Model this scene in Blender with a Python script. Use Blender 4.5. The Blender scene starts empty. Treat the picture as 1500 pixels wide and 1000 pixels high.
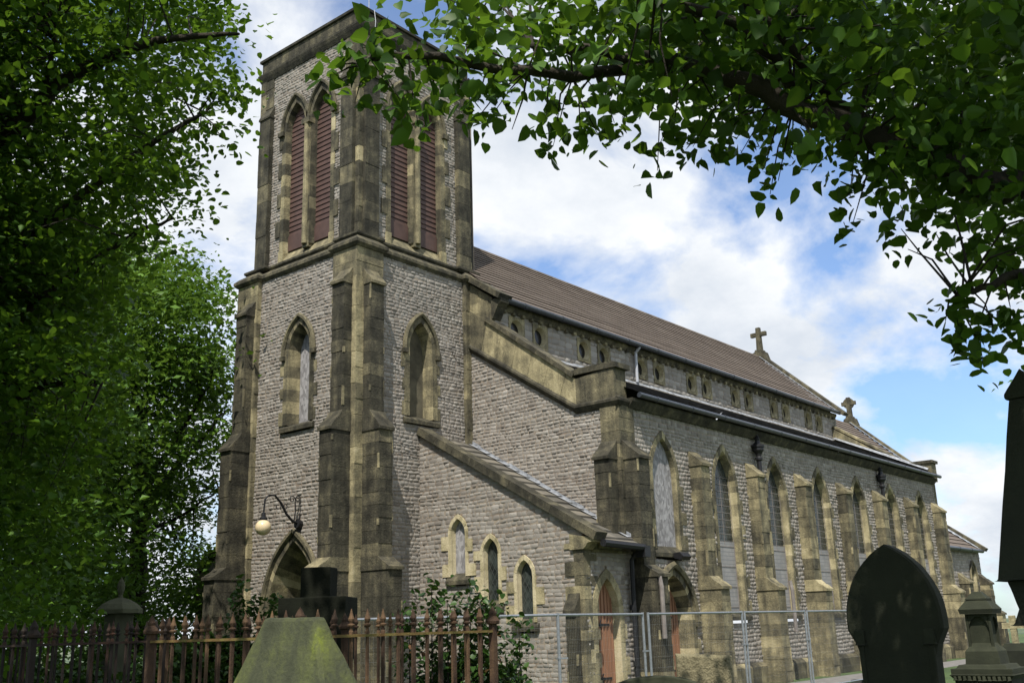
import bpy, math, random
import numpy as np
from mathutils import Vector
random.seed(7)
rng = np.random.default_rng(11)
SC = bpy.context.scene
COL = SC.collection

# ---------------------------------------------------------------- camera
CAM = np.array([-16.852, -18.972, 1.684])
FW = np.array([0.74406916, 0.61148225, 0.2691664])
RT = np.array([0.64104305, -0.76692659, -0.02978963])
UP = np.array([-0.18821504, -0.19471279, 0.96263286])
cd = bpy.data.cameras.new('camera')
cd.sensor_width = 36.0
cd.lens = 35.99
cd.clip_start = 0.1
cd.clip_end = 30000
cam = bpy.data.objects.new('camera', cd)
COL.objects.link(cam)
from mathutils import Matrix
M = Matrix(((RT[0], UP[0], -FW[0], CAM[0]), (RT[1], UP[1], -FW[1], CAM[1]), (RT[2], UP[2], -FW[2], CAM[2]), (0, 0, 0, 1)))
cam.matrix_world = M
SC.camera = cam

# ---------------------------------------------------------------- light
SUN_AZ = math.radians(-150.5)      # from +x, where the sun stands
SUN_EL = math.radians(56.0)
sd = bpy.data.lights.new('sun', 'SUN')
sd.energy = 5.0
sd.angle = math.radians(0.53)
sd.color = (1.0, 0.95, 0.86)
sun = bpy.data.objects.new('sun', sd)
COL.objects.link(sun)
SDIR = Vector((math.cos(SUN_AZ) * math.cos(SUN_EL), math.sin(SUN_AZ) * math.cos(SUN_EL), math.sin(SUN_EL)))
sun.rotation_euler = SDIR.to_track_quat('Z', 'Y').to_euler()
SC.view_settings.view_transform = 'Standard'
SC.view_settings.look = 'None'
SC.view_settings.exposure = 0.22
SC.view_settings.gamma = 1.0

world = bpy.data.worlds.new('World')
SC.world = world
world.use_nodes = True
wn = world.node_tree.nodes
wl = world.node_tree.links
wn.clear()
out = wn.new('ShaderNodeOutputWorld')
bg = wn.new('ShaderNodeBackground')
bg.inputs['Strength'].default_value = 0.10
sky = wn.new('ShaderNodeTexSky')
sky.sky_type = 'NISHITA'
sky.sun_disc = False
sky.sun_elevation = SUN_EL
sky.sun_rotation = math.pi / 2 - SUN_AZ
sky.air_density = 1.0
sky.dust_density = 0.6
sky.ozone_density = 1.5
tc = wn.new('ShaderNodeTexCoord')
sep = wn.new('ShaderNodeSeparateXYZ')
wl.new(tc.outputs['Generated'], sep.inputs[0])
# clouds lie on a flat layer above: project the view direction on it, softened near the horizon
addz = wn.new('ShaderNodeMath'); addz.operation = 'ADD'; addz.inputs[1].default_value = 0.38
mxz = wn.new('ShaderNodeMath'); mxz.operation = 'MAXIMUM'; mxz.inputs[1].default_value = 0.0
wl.new(sep.outputs['Z'], mxz.inputs[0]); wl.new(mxz.outputs[0], addz.inputs[0])
dx = wn.new('ShaderNodeMath'); dx.operation = 'DIVIDE'
dy = wn.new('ShaderNodeMath'); dy.operation = 'DIVIDE'
wl.new(sep.outputs['X'], dx.inputs[0]); wl.new(addz.outputs[0], dx.inputs[1])
wl.new(sep.outputs['Y'], dy.inputs[0]); wl.new(addz.outputs[0], dy.inputs[1])
cmb = wn.new('ShaderNodeCombineXYZ')
wl.new(dx.outputs[0], cmb.inputs[0]); wl.new(dy.outputs[0], cmb.inputs[1])
mp = wn.new('ShaderNodeMapping')
CLOUD_LOC = (3.1, 1.7, 0.0)
mp.inputs['Location'].default_value = CLOUD_LOC
wl.new(cmb.outputs[0], mp.inputs[0])
n1 = wn.new('ShaderNodeTexNoise'); n1.inputs['Scale'].default_value = 2.6; n1.inputs['Detail'].default_value = 9; n1.inputs['Roughness'].default_value = 0.56; n1.inputs['Distortion'].default_value = 0.25
wl.new(mp.outputs[0], n1.inputs['Vector'])
cr = wn.new('ShaderNodeValToRGB')
cr.color_ramp.elements[0].position = 0.40; cr.color_ramp.elements[0].color = (0.10, 0.10, 0.10, 1)
cr.color_ramp.elements[1].position = 0.525; cr.color_ramp.elements[1].color = (1, 1, 1, 1)
wl.new(n1.outputs['Fac'], cr.inputs[0])
n2 = wn.new('ShaderNodeTexNoise'); n2.inputs['Scale'].default_value = 3.4; n2.inputs['Detail'].default_value = 7; n2.inputs['Roughness'].default_value = 0.6
mp2 = wn.new('ShaderNodeMapping'); mp2.inputs['Location'].default_value = (7.3, 2.2, 1.0)
wl.new(cmb.outputs[0], mp2.inputs[0]); wl.new(mp2.outputs[0], n2.inputs['Vector'])
cc = wn.new('ShaderNodeValToRGB')
cc.color_ramp.elements[0].position = 0.36; cc.color_ramp.elements[0].color = (6.3, 6.8, 7.5, 1)
cc.color_ramp.elements[1].position = 0.60; cc.color_ramp.elements[1].color = (8.8, 9.0, 9.2, 1)
wl.new(n2.outputs['Fac'], cc.inputs[0])
skm = wn.new('ShaderNodeVectorMath'); skm.operation = 'MULTIPLY'
skm.inputs[1].default_value = (1.12, 1.38, 1.68)
wl.new(sky.outputs[0], skm.inputs[0])
mix = wn.new('ShaderNodeMix'); mix.data_type = 'RGBA'
wl.new(cr.outputs['Color'], mix.inputs[0])
wl.new(skm.outputs[0], mix.inputs[6]); wl.new(cc.outputs['Color'], mix.inputs[7])
wl.new(mix.outputs[2], bg.inputs['Color'])
wl.new(bg.outputs[0], out.inputs[0])


def at(px, py, depth):
    """a point of the photograph's frame at a given distance along the view axis"""
    return CAM + depth * (FW + RT * ((px - 750) / 1499.7) - UP * ((py - 500) / 1499.7))


def atz(px, depth, z, zref=1.7):
    """foot of the plumb line through photo column px at height zref and a given distance, set to height z"""
    d = FW + RT * ((px - 750) / 1499.7)
    k = (CAM[2] + depth * d[2] - zref) / (depth * UP[2])
    p = CAM + depth * (d - UP * k)
    return np.array([p[0], p[1], z])


# ---------------------------------------------------------------- materials
def newmat(name):
    m = bpy.data.materials.new(name)
    m.use_nodes = True
    nt = m.node_tree
    b = nt.nodes['Principled BSDF']
    return m, nt, b


def N(nt, kind, **kw):
    n = nt.nodes.new(kind)
    for k, v in kw.items():
        if k in n.inputs:
            n.inputs[k].default_value = v
        else:
            setattr(n, k, v)
    return n


def ramp(nt, src, stops):
    r = nt.nodes.new('ShaderNodeValToRGB')
    els = r.color_ramp.elements
    while len(els) < len(stops):
        els.new(0.5)
    for e, (p, c) in zip(els, stops):
        e.position = p
        e.color = (c[0], c[1], c[2], 1)
    nt.links.new(src, r.inputs[0])
    return r


def math_(nt, op, a, b):
    m = nt.nodes.new('ShaderNodeMath')
    m.operation = op
    for i, v in enumerate((a, b)):
        if isinstance(v, (int, float)):
            m.inputs[i].default_value = v
        else:
            nt.links.new(v, m.inputs[i])
    return m.outputs[0]


def noise(nt, scale, detail=4, rough=0.55, stretch=None, obj=True):
    t = nt.nodes.new('ShaderNodeTexCoord')
    n = nt.nodes.new('ShaderNodeTexNoise')
    n.inputs['Scale'].default_value = scale
    n.inputs['Detail'].default_value = detail
    n.inputs['Roughness'].default_value = rough
    src = t.outputs['Object']
    if stretch:
        mpn = nt.nodes.new('ShaderNodeMapping')
        mpn.inputs['Scale'].default_value = stretch
        nt.links.new(src, mpn.inputs[0])
        src = mpn.outputs[0]
    nt.links.new(src, n.inputs['Vector'])
    return n.outputs['Fac']


def tinted(name, stops, rough=0.9, nscale=3.0, namp=0.5, bump=0.3, bscale=40, bdist=0.02, streak=0.0, spec=0.25, fine=0.0):
    """base colour from the face attribute 'tint' plus noise, through a ramp"""
    m, nt, b = newmat(name)
    a = N(nt, 'ShaderNodeAttribute', attribute_name='tint')
    v = noise(nt, nscale, 6, 0.6)
    s = math_(nt, 'MULTIPLY', math_(nt, 'SUBTRACT', v, 0.5), namp * 2)
    t = math_(nt, 'ADD', a.outputs['Fac'], s)
    if streak:
        v2 = noise(nt, 5.0, 4, 0.6, stretch=(1, 1, 0.12))
        t = math_(nt, 'ADD', t, math_(nt, 'MULTIPLY', math_(nt, 'SUBTRACT', v2, 0.5), streak * 2))
    if fine:
        v3 = noise(nt, 45.0, 3, 0.7)
        t = math_(nt, 'ADD', t, math_(nt, 'MULTIPLY', math_(nt, 'SUBTRACT', v3, 0.5), fine * 2))
    r = ramp(nt, t, stops)
    nt.links.new(r.outputs[0], b.inputs['Base Color'])
    b.inputs['Roughness'].default_value = rough
    b.inputs['Specular IOR Level'].default_value = spec
    if bump:
        bn = nt.nodes.new('ShaderNodeBump')
        bn.inputs['Strength'].default_value = bump
        bn.inputs['Distance'].default_value = bdist
        nt.links.new(noise(nt, bscale, 5, 0.65), bn.inputs['Height'])
        nt.links.new(bn.outputs[0], b.inputs['Normal'])
    return m


def plain(name, col, rough=0.6, metal=0.0, var=0.25, nscale=6, bump=0.0, spec=0.4):
    m, nt, b = newmat(name)
    v = noise(nt, nscale, 5, 0.6)
    c0 = [c * (1 - var) for c in col]
    c1 = [min(1, c * (1 + var)) for c in col]
    r = ramp(nt, v, [(0.3, c0), (0.7, c1)])
    nt.links.new(r.outputs[0], b.inputs['Base Color'])
    b.inputs['Roughness'].default_value = rough
    b.inputs['Metallic'].default_value = metal
    b.inputs['Specular IOR Level'].default_value = spec
    if bump:
        bn = nt.nodes.new('ShaderNodeBump')
        bn.inputs['Strength'].default_value = bump
        bn.inputs['Distance'].default_value = 0.02
        nt.links.new(noise(nt, nscale * 6, 4, 0.6), bn.inputs['Height'])
        nt.links.new(bn.outputs[0], b.inputs['Normal'])
    return m


MT = {}
MT['rubble'] = tinted('rubble_stone', [(0.0, (0.16, 0.137, 0.115)), (0.35, (0.228, 0.207, 0.181)), (0.65, (0.285, 0.262, 0.231)), (1.0, (0.37, 0.342, 0.304))], nscale=0.7, namp=0.3, bump=0.5, bscale=30, bdist=0.02, fine=0.16, streak=0.12)
MT['mortar'] = tinted('mortar', [(0.0, (0.20, 0.155, 0.115)), (1.0, (0.31, 0.26, 0.20))], nscale=2, namp=0.4)
SAND = [(0.0, (0.020, 0.019, 0.014)), (0.25, (0.058, 0.053, 0.037)), (0.5, (0.160, 0.140, 0.086)), (0.72, (0.34, 0.292, 0.168)), (1.0, (0.53, 0.46, 0.30))]
MT['sand'] = tinted('weathered_sandstone', SAND, nscale=2.6, namp=0.42, bump=0.5, bscale=18, bdist=0.04, streak=0.32, fine=0.3)
MT['infill'] = plain('stone_infill', (0.10, 0.088, 0.058), 0.95, 0, 0.5, 2.2, 0.4)
MT['tile'] = tinted('roof_tile', [(0.0, (0.07, 0.055, 0.045)), (0.5, (0.13, 0.104, 0.085)), (1.0, (0.21, 0.175, 0.145))], nscale=1.1, namp=0.4, bump=0.2, bscale=60, fine=0.12)
MT['stub'] = plain('stub_grey', (0.2, 0.175, 0.16), 0.7)
MT['slate'] = tinted('dark_slate', [(0.0, (0.018, 0.017, 0.017)), (0.6, (0.045, 0.04, 0.038)), (1.0, (0.11, 0.095, 0.08))], nscale=3, namp=0.3, bump=0.2, rough=0.75, fine=0.15)
MT['slab'] = tinted('roof_slab', [(0.0, (0.05, 0.047, 0.04)), (0.6, (0.13, 0.12, 0.10)), (1.0, (0.24, 0.21, 0.16))], nscale=3, namp=0.3, bump=0.25, fine=0.1)
MT['lead'] = plain('lead_flashing', (0.25, 0.262, 0.28), 0.55, 0.0, 0.5, 7, 0.3)
MT['gutter'] = plain('gutter_paint', (0.035, 0.04, 0.048), 0.35, 0.0, 0.3, 8)
MT['grey_pipe'] = plain('grey_pipe', (0.42, 0.43, 0.46), 0.4, 0.0, 0.15, 8)
MT['louvre'] = plain('louvre_paint', (0.078, 0.044, 0.035), 0.6, 0.0, 0.25, 3)
MT['iron'] = plain('black_iron', (0.018, 0.018, 0.02), 0.5, 0.3, 0.3, 20)
def board_mat():
    m, nt, b_ = newmat('grey_board')
    t = nt.nodes.new('ShaderNodeTexCoord')
    v = nt.nodes.new('ShaderNodeTexVoronoi')
    v.inputs['Scale'].default_value = 17
    mpn = nt.nodes.new('ShaderNodeMapping'); mpn.inputs['Scale'].default_value = (1, 1, 0.55)
    nt.links.new(t.outputs['Object'], mpn.inputs[0]); nt.links.new(mpn.outputs[0], v.inputs['Vector'])
    sp_ = nt.nodes.new('ShaderNodeSeparateColor'); nt.links.new(v.outputs['Color'], sp_.inputs[0])
    st = noise(nt, 3.0, 5, 0.65, stretch=(1, 1, 0.2))
    f = math_(nt, 'ADD', math_(nt, 'MULTIPLY', sp_.outputs[0], 0.5), math_(nt, 'MULTIPLY', st, 0.6))
    r = ramp(nt, f, [(0.2, (0.13, 0.125, 0.125)), (0.5, (0.22, 0.212, 0.215)), (0.85, (0.36, 0.35, 0.35))])
    nt.links.new(r.outputs[0], b_.inputs['Base Color'])
    b_.inputs['Roughness'].default_value = 0.85
    return m


MT['board'] = board_mat()
MT['galv'] = plain('galvanised_steel', (0.31, 0.325, 0.345), 0.4, 0.6, 0.2, 20)
MT['wood'] = tinted('door_wood', [(0.0, (0.13, 0.066, 0.038)), (0.5, (0.26, 0.135, 0.078)), (1.0, (0.36, 0.205, 0.125))], nscale=2.5, namp=0.2, bump=0.2, rough=0.6, streak=0.35)
MT['wood_dark'] = tinted('old_door_wood', [(0.0, (0.08, 0.045, 0.03)), (1.0, (0.2, 0.12, 0.08))], nscale=2.5, namp=0.2, bump=0.2, rough=0.6, streak=0.3)
MT['cream'] = plain('cream_globe', (0.66, 0.53, 0.33), 0.18, 0, 0.06, 2, 0, 0.5)
MT['brickred'] = plain('red_brick', (0.28, 0.09, 0.06), 0.9, 0, 0.3, 30, 0.3)
MT['green_slate'] = plain('algae_board', (0.2, 0.2, 0.2), 0.9)


def glass_mat():
    m, nt, b = newmat('leaded_glass')
    t = nt.nodes.new('ShaderNodeTexCoord')
    # diamond leads: two wave sets in the pane's plane (x+y+z mixes so it works on either wall)
    sepn = nt.nodes.new('ShaderNodeSeparateXYZ')
    nt.links.new(t.outputs['Object'], sepn.inputs[0])
    h = math_(nt, 'ADD', sepn.outputs['X'], sepn.outputs['Y'])
    z = math_(nt, 'MULTIPLY', sepn.outputs['Z'], 0.62)
    d1 = math_(nt, 'FRACT', math_(nt, 'MULTIPLY', math_(nt, 'ADD', h, z), 7.0), 0)
    d2 = math_(nt, 'FRACT', math_(nt, 'MULTIPLY', math_(nt, 'SUBTRACT', h, z), 7.0), 0)
    l1 = math_(nt, 'LESS_THAN', d1, 0.13)
    l2 = math_(nt, 'LESS_THAN', d2, 0.13)
    lead = math_(nt, 'MAXIMUM', l1, l2)
    mixn = nt.nodes.new('ShaderNodeMix')
    mixn.data_type = 'RGBA'
    nt.links.new(lead, mixn.inputs[0])
    r = ramp(nt, noise(nt, 7, 3), [(0.35, (0.012, 0.014, 0.013)), (0.65, (0.045, 0.055, 0.05))])
    nt.links.new(r.outputs[0], mixn.inputs[6])
    mixn.inputs[7].default_value = (0.055, 0.06, 0.056, 1)
    nt.links.new(mixn.outputs[2], b.inputs['Base Color'])
    b.inputs['Roughness'].default_value = 0.25
    return m


MT['glass'] = glass_mat()
MT['dark_glass'] = plain('dark_glass', (0.012, 0.013, 0.014), 0.2, 0, 0.4, 5)


def sheet_mat():
    m, nt, b = newmat('ribbed_sheet')
    t = nt.nodes.new('ShaderNodeTexCoord')
    sepn = nt.nodes.new('ShaderNodeSeparateXYZ')
    nt.links.new(t.outputs['Object'], sepn.inputs[0])
    f = math_(nt, 'FRACT', math_(nt, 'MULTIPLY', sepn.outputs['Z'], 9.0), 0)
    l = math_(nt, 'LESS_THAN', f, 0.18)
    mixn = nt.nodes.new('ShaderNodeMix')
    mixn.data_type = 'RGBA'
    nt.links.new(l, mixn.inputs[0])
    r = ramp(nt, noise(nt, 4, 4), [(0.35, (0.2, 0.195, 0.19)), (0.65, (0.28, 0.27, 0.26))])
    nt.links.new(r.outputs[0], mixn.inputs[6])
    mixn.inputs[7].default_value = (0.17, 0.17, 0.175, 1)
    nt.links.new(mixn.outputs[2], b.inputs['Base Color'])
    b.inputs['Roughness'].default_value = 0.55
    return m


MT['sheet'] = sheet_mat()


def leaf_mat(name, c0, c1, tr=0.35, trc=(0.22, 0.36, 0.04), gloss=0.48):
    m, nt, b = newmat(name)
    a = N(nt, 'ShaderNodeAttribute', attribute_name='tint')
    r = ramp(nt, a.outputs['Fac'], [(0.0, c0), (1.0, c1)])
    nt.links.new(r.outputs[0], b.inputs['Base Color'])
    b.inputs['Roughness'].default_value = gloss
    b.inputs['Specular IOR Level'].default_value = 0.22
    tl = nt.nodes.new('ShaderNodeBsdfTranslucent')
    hs = nt.nodes.new('ShaderNodeMix')
    hs.data_type = 'RGBA'
    hs.inputs[0].default_value = 0.5
    nt.links.new(r.outputs[0], hs.inputs[6])
    hs.inputs[7].default_value = (*trc, 1)
    nt.links.new(hs.outputs[2], tl.inputs['Color'])
    ms = nt.nodes.new('ShaderNodeMixShader')
    ms.inputs[0].default_value = tr
    nt.links.new(b.outputs[0], ms.inputs[1])
    nt.links.new(tl.outputs[0], ms.inputs[2])
    o = nt.nodes['Material Output']
    nt.links.new(ms.outputs[0], o.inputs['Surface'])
    return m


MT['lime'] = leaf_mat('lime_leaf', (0.008, 0.028, 0.004), (0.076, 0.165, 0.015), 0.35, trc=(0.26, 0.46, 0.03))
MT['far_leaf'] = leaf_mat('far_leaf', (0.02, 0.055, 0.007), (0.125, 0.24, 0.026), 0.3, gloss=0.5)
MT['holly'] = leaf_mat('holly_leaf', (0.012, 0.034, 0.008), (0.045, 0.095, 0.018), 0.12, gloss=0.38)
MT['dry_leaf'] = leaf_mat('dry_leaf', (0.12, 0.06, 0.03), (0.28, 0.16, 0.08), 0.2, trc=(0.4, 0.25, 0.1), gloss=0.7)
MT['bark'] = tinted('bark', [(0.0, (0.012, 0.010, 0.008)), (1.0, (0.060, 0.050, 0.036))], nscale=5, namp=0.4, bump=0.8, bscale=14, bdist=0.04, streak=0.2)
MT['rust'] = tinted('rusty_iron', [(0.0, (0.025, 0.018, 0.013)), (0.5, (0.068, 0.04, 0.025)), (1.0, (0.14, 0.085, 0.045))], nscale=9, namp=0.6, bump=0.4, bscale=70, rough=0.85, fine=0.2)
MT['shaded_rust'] = tinted('shaded_rust', [(0.0, (0.012, 0.011, 0.010)), (0.6, (0.028, 0.02, 0.016)), (1.0, (0.08, 0.04, 0.025))], nscale=9, namp=0.5, rough=0.8)  # rusty iron again, with the tree's shade put into its colour
MT['moss_rail'] = tinted('mossy_rail', [(0.0, (0.05, 0.028, 0.016)), (0.5, (0.14, 0.075, 0.03)), (1.0, (0.19, 0.17, 0.05))], nscale=9, namp=0.6, bump=0.4, bscale=70, rough=0.9)
MT['tomb_dark'] = tinted('dark_tombstone', [(0.0, (0.010, 0.011, 0.008)), (0.5, (0.028, 0.031, 0.018)), (1.0, (0.085, 0.088, 0.052))], nscale=3, namp=0.35, bump=0.35, bscale=40, streak=0.15)
MT['tomb_black'] = tinted('black_tombstone', [(0.0, (0.006, 0.006, 0.005)), (0.5, (0.015, 0.017, 0.011)), (1.0, (0.045, 0.05, 0.03))], nscale=3, namp=0.35, bump=0.35, bscale=40, streak=0.2, rough=0.95, spec=0.1)
MT['tomb_algae'] = tinted('algae_tombstone', [(0.0, (0.02, 0.022, 0.014)), (0.4, (0.055, 0.06, 0.034)), (0.62, (0.085, 0.095, 0.036)), (1.0, (0.19, 0.23, 0.02))], nscale=3, namp=0.4, bump=0.5, bscale=45, bdist=0.015, streak=0.6, fine=0.2)
MT['rough_block'] = tinted('rough_block', [(0.0, (0.08, 0.07, 0.04)), (0.5, (0.24, 0.21, 0.125)), (1.0, (0.36, 0.32, 0.2))], nscale=14, namp=0.22, bump=1.0, bscale=34, bdist=0.05)


def grass_mat():
    m, nt, b = newmat('turf')
    v = noise(nt, 0.35, 8, 0.65)
    r = ramp(nt, v, [(0.3, (0.03, 0.055, 0.014)), (0.55, (0.06, 0.10, 0.025)), (0.75, (0.10, 0.12, 0.04))])
    nt.links.new(r.outputs[0], b.inputs['Base Color'])
    b.inputs['Roughness'].default_value = 0.95
    bn = nt.nodes.new('ShaderNodeBump')
    bn.inputs['Strength'].default_value = 0.8
    bn.inputs['Distance'].default_value = 0.05
    nt.links.new(noise(nt, 25, 5, 0.7), bn.inputs['Height'])
    nt.links.new(bn.outputs[0], b.inputs['Normal'])
    return m


MT['grass'] = grass_mat()
MT['path'] = plain('tarmac', (0.17, 0.16, 0.15), 0.95, 0, 0.3, 4, 0.4)


def far_mat():
    m, nt, b = newmat('far_country')
    v = noise(nt, 0.004, 8, 0.6)
    r = ramp(nt, v, [(0.35, (0.035, 0.06, 0.03)), (0.5, (0.075, 0.11, 0.05)), (0.62, (0.16, 0.16, 0.10)), (0.75, (0.05, 0.075, 0.04))])
    nt.links.new(r.outputs[0], b.inputs['Base Color'])
    b.inputs['Roughness'].default_value = 1.0
    return m


MT['far'] = far_mat()

# ---------------------------------------------------------------- mesh builder
Z3 = np.array([0., 0., 1.])


class Fr:
    """a local frame: u along a wall, n outward, z up"""
    def __init__(s, O=(0, 0, 0), U=(1, 0, 0), Nn=(0, -1, 0)):
        s.O = np.array(O, float); s.U = np.array(U, float); s.N = np.array(Nn, float)

    def __call__(s, u, n, z):
        return s.O + s.U * u + s.N * n + Z3 * z


FWest = Fr((0, 0, 0), (0, 1, 0), (-1, 0, 0))
FSouth = Fr((0, 0, 0), (1, 0, 0), (0, -1, 0))


def root_loc(o):
    while o.parent:
        o = o.parent
    return np.array(o.location)


class MB:
    def __init__(s, F=None):
        s.v = []; s.f = []; s.t = []; s.F = F or Fr()

    def face(s, pts, t=0.5):
        i = len(s.v)
        s.v.extend([tuple(p) for p in pts])
        s.f.append(tuple(range(i, i + len(pts))))
        s.t.append(t)

    def lface(s, pts, t=0.5):
        s.face([s.F(*p) for p in pts], t)

    def box(s, u0, u1, n0, n1, z0, z1, t=0.5, jit=0.0):
        F = s.F
        i = len(s.v)
        for (u, n, z) in ((u0, n0, z0), (u1, n0, z0), (u1, n1, z0), (u0, n1, z0), (u0, n0, z1), (u1, n0, z1), (u1, n1, z1), (u0, n1, z1)):
            p = F(u, n, z)
            if jit:
                p = p + np.array([random.uniform(-jit, jit) for _ in range(3)])
            s.v.append(tuple(p))
        for q in ((0, 1, 2, 3), (4, 5, 6, 7), (0, 1, 5, 4), (1, 2, 6, 5), (2, 3, 7, 6), (3, 0, 4, 7)):
            s.f.append(tuple(i + k for k in q)); s.t.append(t)

    def prism(s, poly, a0, a1, mode, t=0.5):
        """extrude a polygon: mode 'u': poly in (n,z) extruded along u; 'n': poly in (u,z) along n"""
        F = s.F
        if mode == 'u':
            A = [F(a0, n, z) for n, z in poly]; B = [F(a1, n, z) for n, z in poly]
        elif mode == 'n':
            A = [F(u, a0, z) for u, z in poly]; B = [F(u, a1, z) for u, z in poly]
        else:
            A = [F(u, n, a0) for u, n in poly]; B = [F(u, n, a1) for u, n in poly]
        i = len(s.v); k = len(poly)
        s.v.extend([tuple(p) for p in A]); s.v.extend([tuple(p) for p in B])
        s.f.append(tuple(range(i, i + k))); s.t.append(t)
        s.f.append(tuple(range(i + k, i + 2 * k))); s.t.append(t)
        for j in range(k):
            j2 = (j + 1) % k
            s.f.append((i + j, i + j2, i + k + j2, i + k + j)); s.t.append(t)

    def frustum(s, cu, cn, z0, z1, a0, b0, a1, b1, t=0.5):
        """four-sided taper: half sizes a (along u) b (along n)"""
        F = s.F
        i = len(s.v)
        for (a, b, z) in ((a0, b0, z0), (a1, b1, z1)):
            for (x, y) in ((-a, -b), (a, -b), (a, b), (-a, b)):
                s.v.append(tuple(F(cu + x, cn + y, z)))
        for q in ((0, 1, 2, 3), (4, 5, 6, 7), (0, 1, 5, 4), (1, 2, 6, 5), (2, 3, 7, 6), (3, 0, 4, 7)):
            s.f.append(tuple(i + k for k in q)); s.t.append(t)

    def tube(s, pts, r, n=8, t=0.5, cap=True):
        pts = [np.array(p, float) for p in pts]
        rr = r if isinstance(r, (list, tuple)) else [r] * len(pts)
        i0 = len(s.v)
        prev = None
        for k, p in enumerate(pts):
            d = pts[min(k + 1, len(pts) - 1)] - pts[max(k - 1, 0)]
            d = d / (np.linalg.norm(d) + 1e-9)
            if prev is None:
                a = np.cross(d, Z3 if abs(d[2]) < 0.9 else np.array([1., 0, 0]))
            else:
                a = prev - d * (prev @ d)
            a = a / (np.linalg.norm(a) + 1e-9)
            prev = a
            b = np.cross(d, a)
            for j in range(n):
                an = 2 * math.pi * j / n
                s.v.append(tuple(p + rr[k] * (a * math.cos(an) + b * math.sin(an))))
        for k in range(len(pts) - 1):
            for j in range(n):
                j2 = (j + 1) % n
                s.f.append((i0 + k * n + j, i0 + k * n + j2, i0 + (k + 1) * n + j2, i0 + (k + 1) * n + j)); s.t.append(t)
        if cap:
            s.f.append(tuple(i0 + j for j in range(n))); s.t.append(t)
            e = i0 + (len(pts) - 1) * n
            s.f.append(tuple(e + j for j in range(n))); s.t.append(t)

    def lathe(s, c, prof, n=12, t=0.5):
        """prof: list of (radius, z offset) about a vertical axis through c"""
        c = np.array(c, float)
        i0 = len(s.v)
        for r, z in prof:
            for j in range(n):
                an = 2 * math.pi * (j + 0.5) / n
                s.v.append((c[0] + r * math.cos(an), c[1] + r * math.sin(an), c[2] + z))
        for k in range(len(prof) - 1):
            for j in range(n):
                j2 = (j + 1) % n
                s.f.append((i0 + k * n + j, i0 + k * n + j2, i0 + (k + 1) * n + j2, i0 + (k + 1) * n + j)); s.t.append(t)

    def build(s, name, mat, parent=None, smooth=False, label=None, kind=None):
        off = root_loc(parent) if parent else np.zeros(3)
        me = bpy.data.meshes.new(name)
        V = np.array(s.v, float).reshape(-1, 3) - off
        me.from_pydata(V.tolist(), [], s.f)
        at_ = me.attributes.new('tint', 'FLOAT', 'FACE')
        at_.data.foreach_set('value', np.array(s.t, np.float32))
        me.materials.append(MT[mat] if isinstance(mat, str) else mat)
        if smooth:
            me.polygons.foreach_set('use_smooth', [True] * len(me.polygons))
        me.update()
        o = bpy.data.objects.new(name, me)
        COL.objects.link(o)
        if parent:
            o.parent = parent
        if label:
            o['label'] = label
        if kind:
            o['kind'] = kind
        return o


def arrays_to_obj(name, V, loops, counts, tint, mat, parent=None):
    off = root_loc(parent) if parent else np.zeros(3)
    me = bpy.data.meshes.new(name)
    V = np.asarray(V, np.float32) - off.astype(np.float32)
    me.vertices.add(len(V)); me.vertices.foreach_set('co', V.ravel())
    me.loops.add(len(loops)); me.loops.foreach_set('vertex_index', np.asarray(loops, np.int32))
    me.polygons.add(len(counts))
    starts = np.concatenate(([0], np.cumsum(counts)[:-1])).astype(np.int32)
    me.polygons.foreach_set('loop_start', starts)
    a = me.attributes.new('tint', 'FLOAT', 'FACE')
    a.data.foreach_set('value', np.asarray(tint, np.float32))
    me.materials.append(MT[mat])
    me.update(calc_edges=True)
    me.validate()
    o = bpy.data.objects.new(name, me)
    COL.objects.link(o)
    if parent:
        o.parent = parent
    return o


def thing(name, label, cat, loc=(0, 0, 0), group=None):
    o = bpy.data.objects.new(name, None)
    o.empty_display_size = 0.3
    COL.objects.link(o)
    o.location = tuple(float(x) for x in loc)
    o['label'] = label
    o['category'] = cat
    if group:
        o['group'] = group
    return o


def sand_t():
    r = random.random()
    if r < 0.6:
        return random.uniform(0.2, 0.36)
    if r < 0.9:
        return random.uniform(0.36, 0.54)
    return random.uniform(0.56, 0.76)


def sand_dark():
    r = random.random()
    if r < 0.86:
        return random.uniform(0.13, 0.26)
    if r < 0.96:
        return random.uniform(0.26, 0.42)
    return random.uniform(0.4, 0.54)


def sand_warm():
    r = random.random()
    if r < 0.35:
        return random.uniform(0.30, 0.40)
    if r < 0.88:
        return random.uniform(0.40, 0.53)
    return random.uniform(0.53, 0.68)


# ---------------------------------------------------------------- arches
def arch(c, w, z0, zs, za, n=7, jamb=0.0):
    """outline of a pointed opening, left foot up over the apex to the right foot"""
    h = za - zs
    R = (w * w + h * h) / (2 * w)
    pts = []
    zz = [z0]
    if jamb:
        k = max(1, int(round((zs - z0) / jamb)))
        zz = [z0 + (zs - z0) * i / k for i in range(k)]
    for z in zz:
        pts.append((c - w, z))
    a_end = math.asin(min(1, h / R))
    for i in range(n + 1):
        a = a_end * i / n
        pts.append((c - w + R - R * math.cos(a), zs + R * math.sin(a)))
    right = [(2 * c - u, z) for u, z in pts[:-1]]
    return pts + right[::-1]


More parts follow.
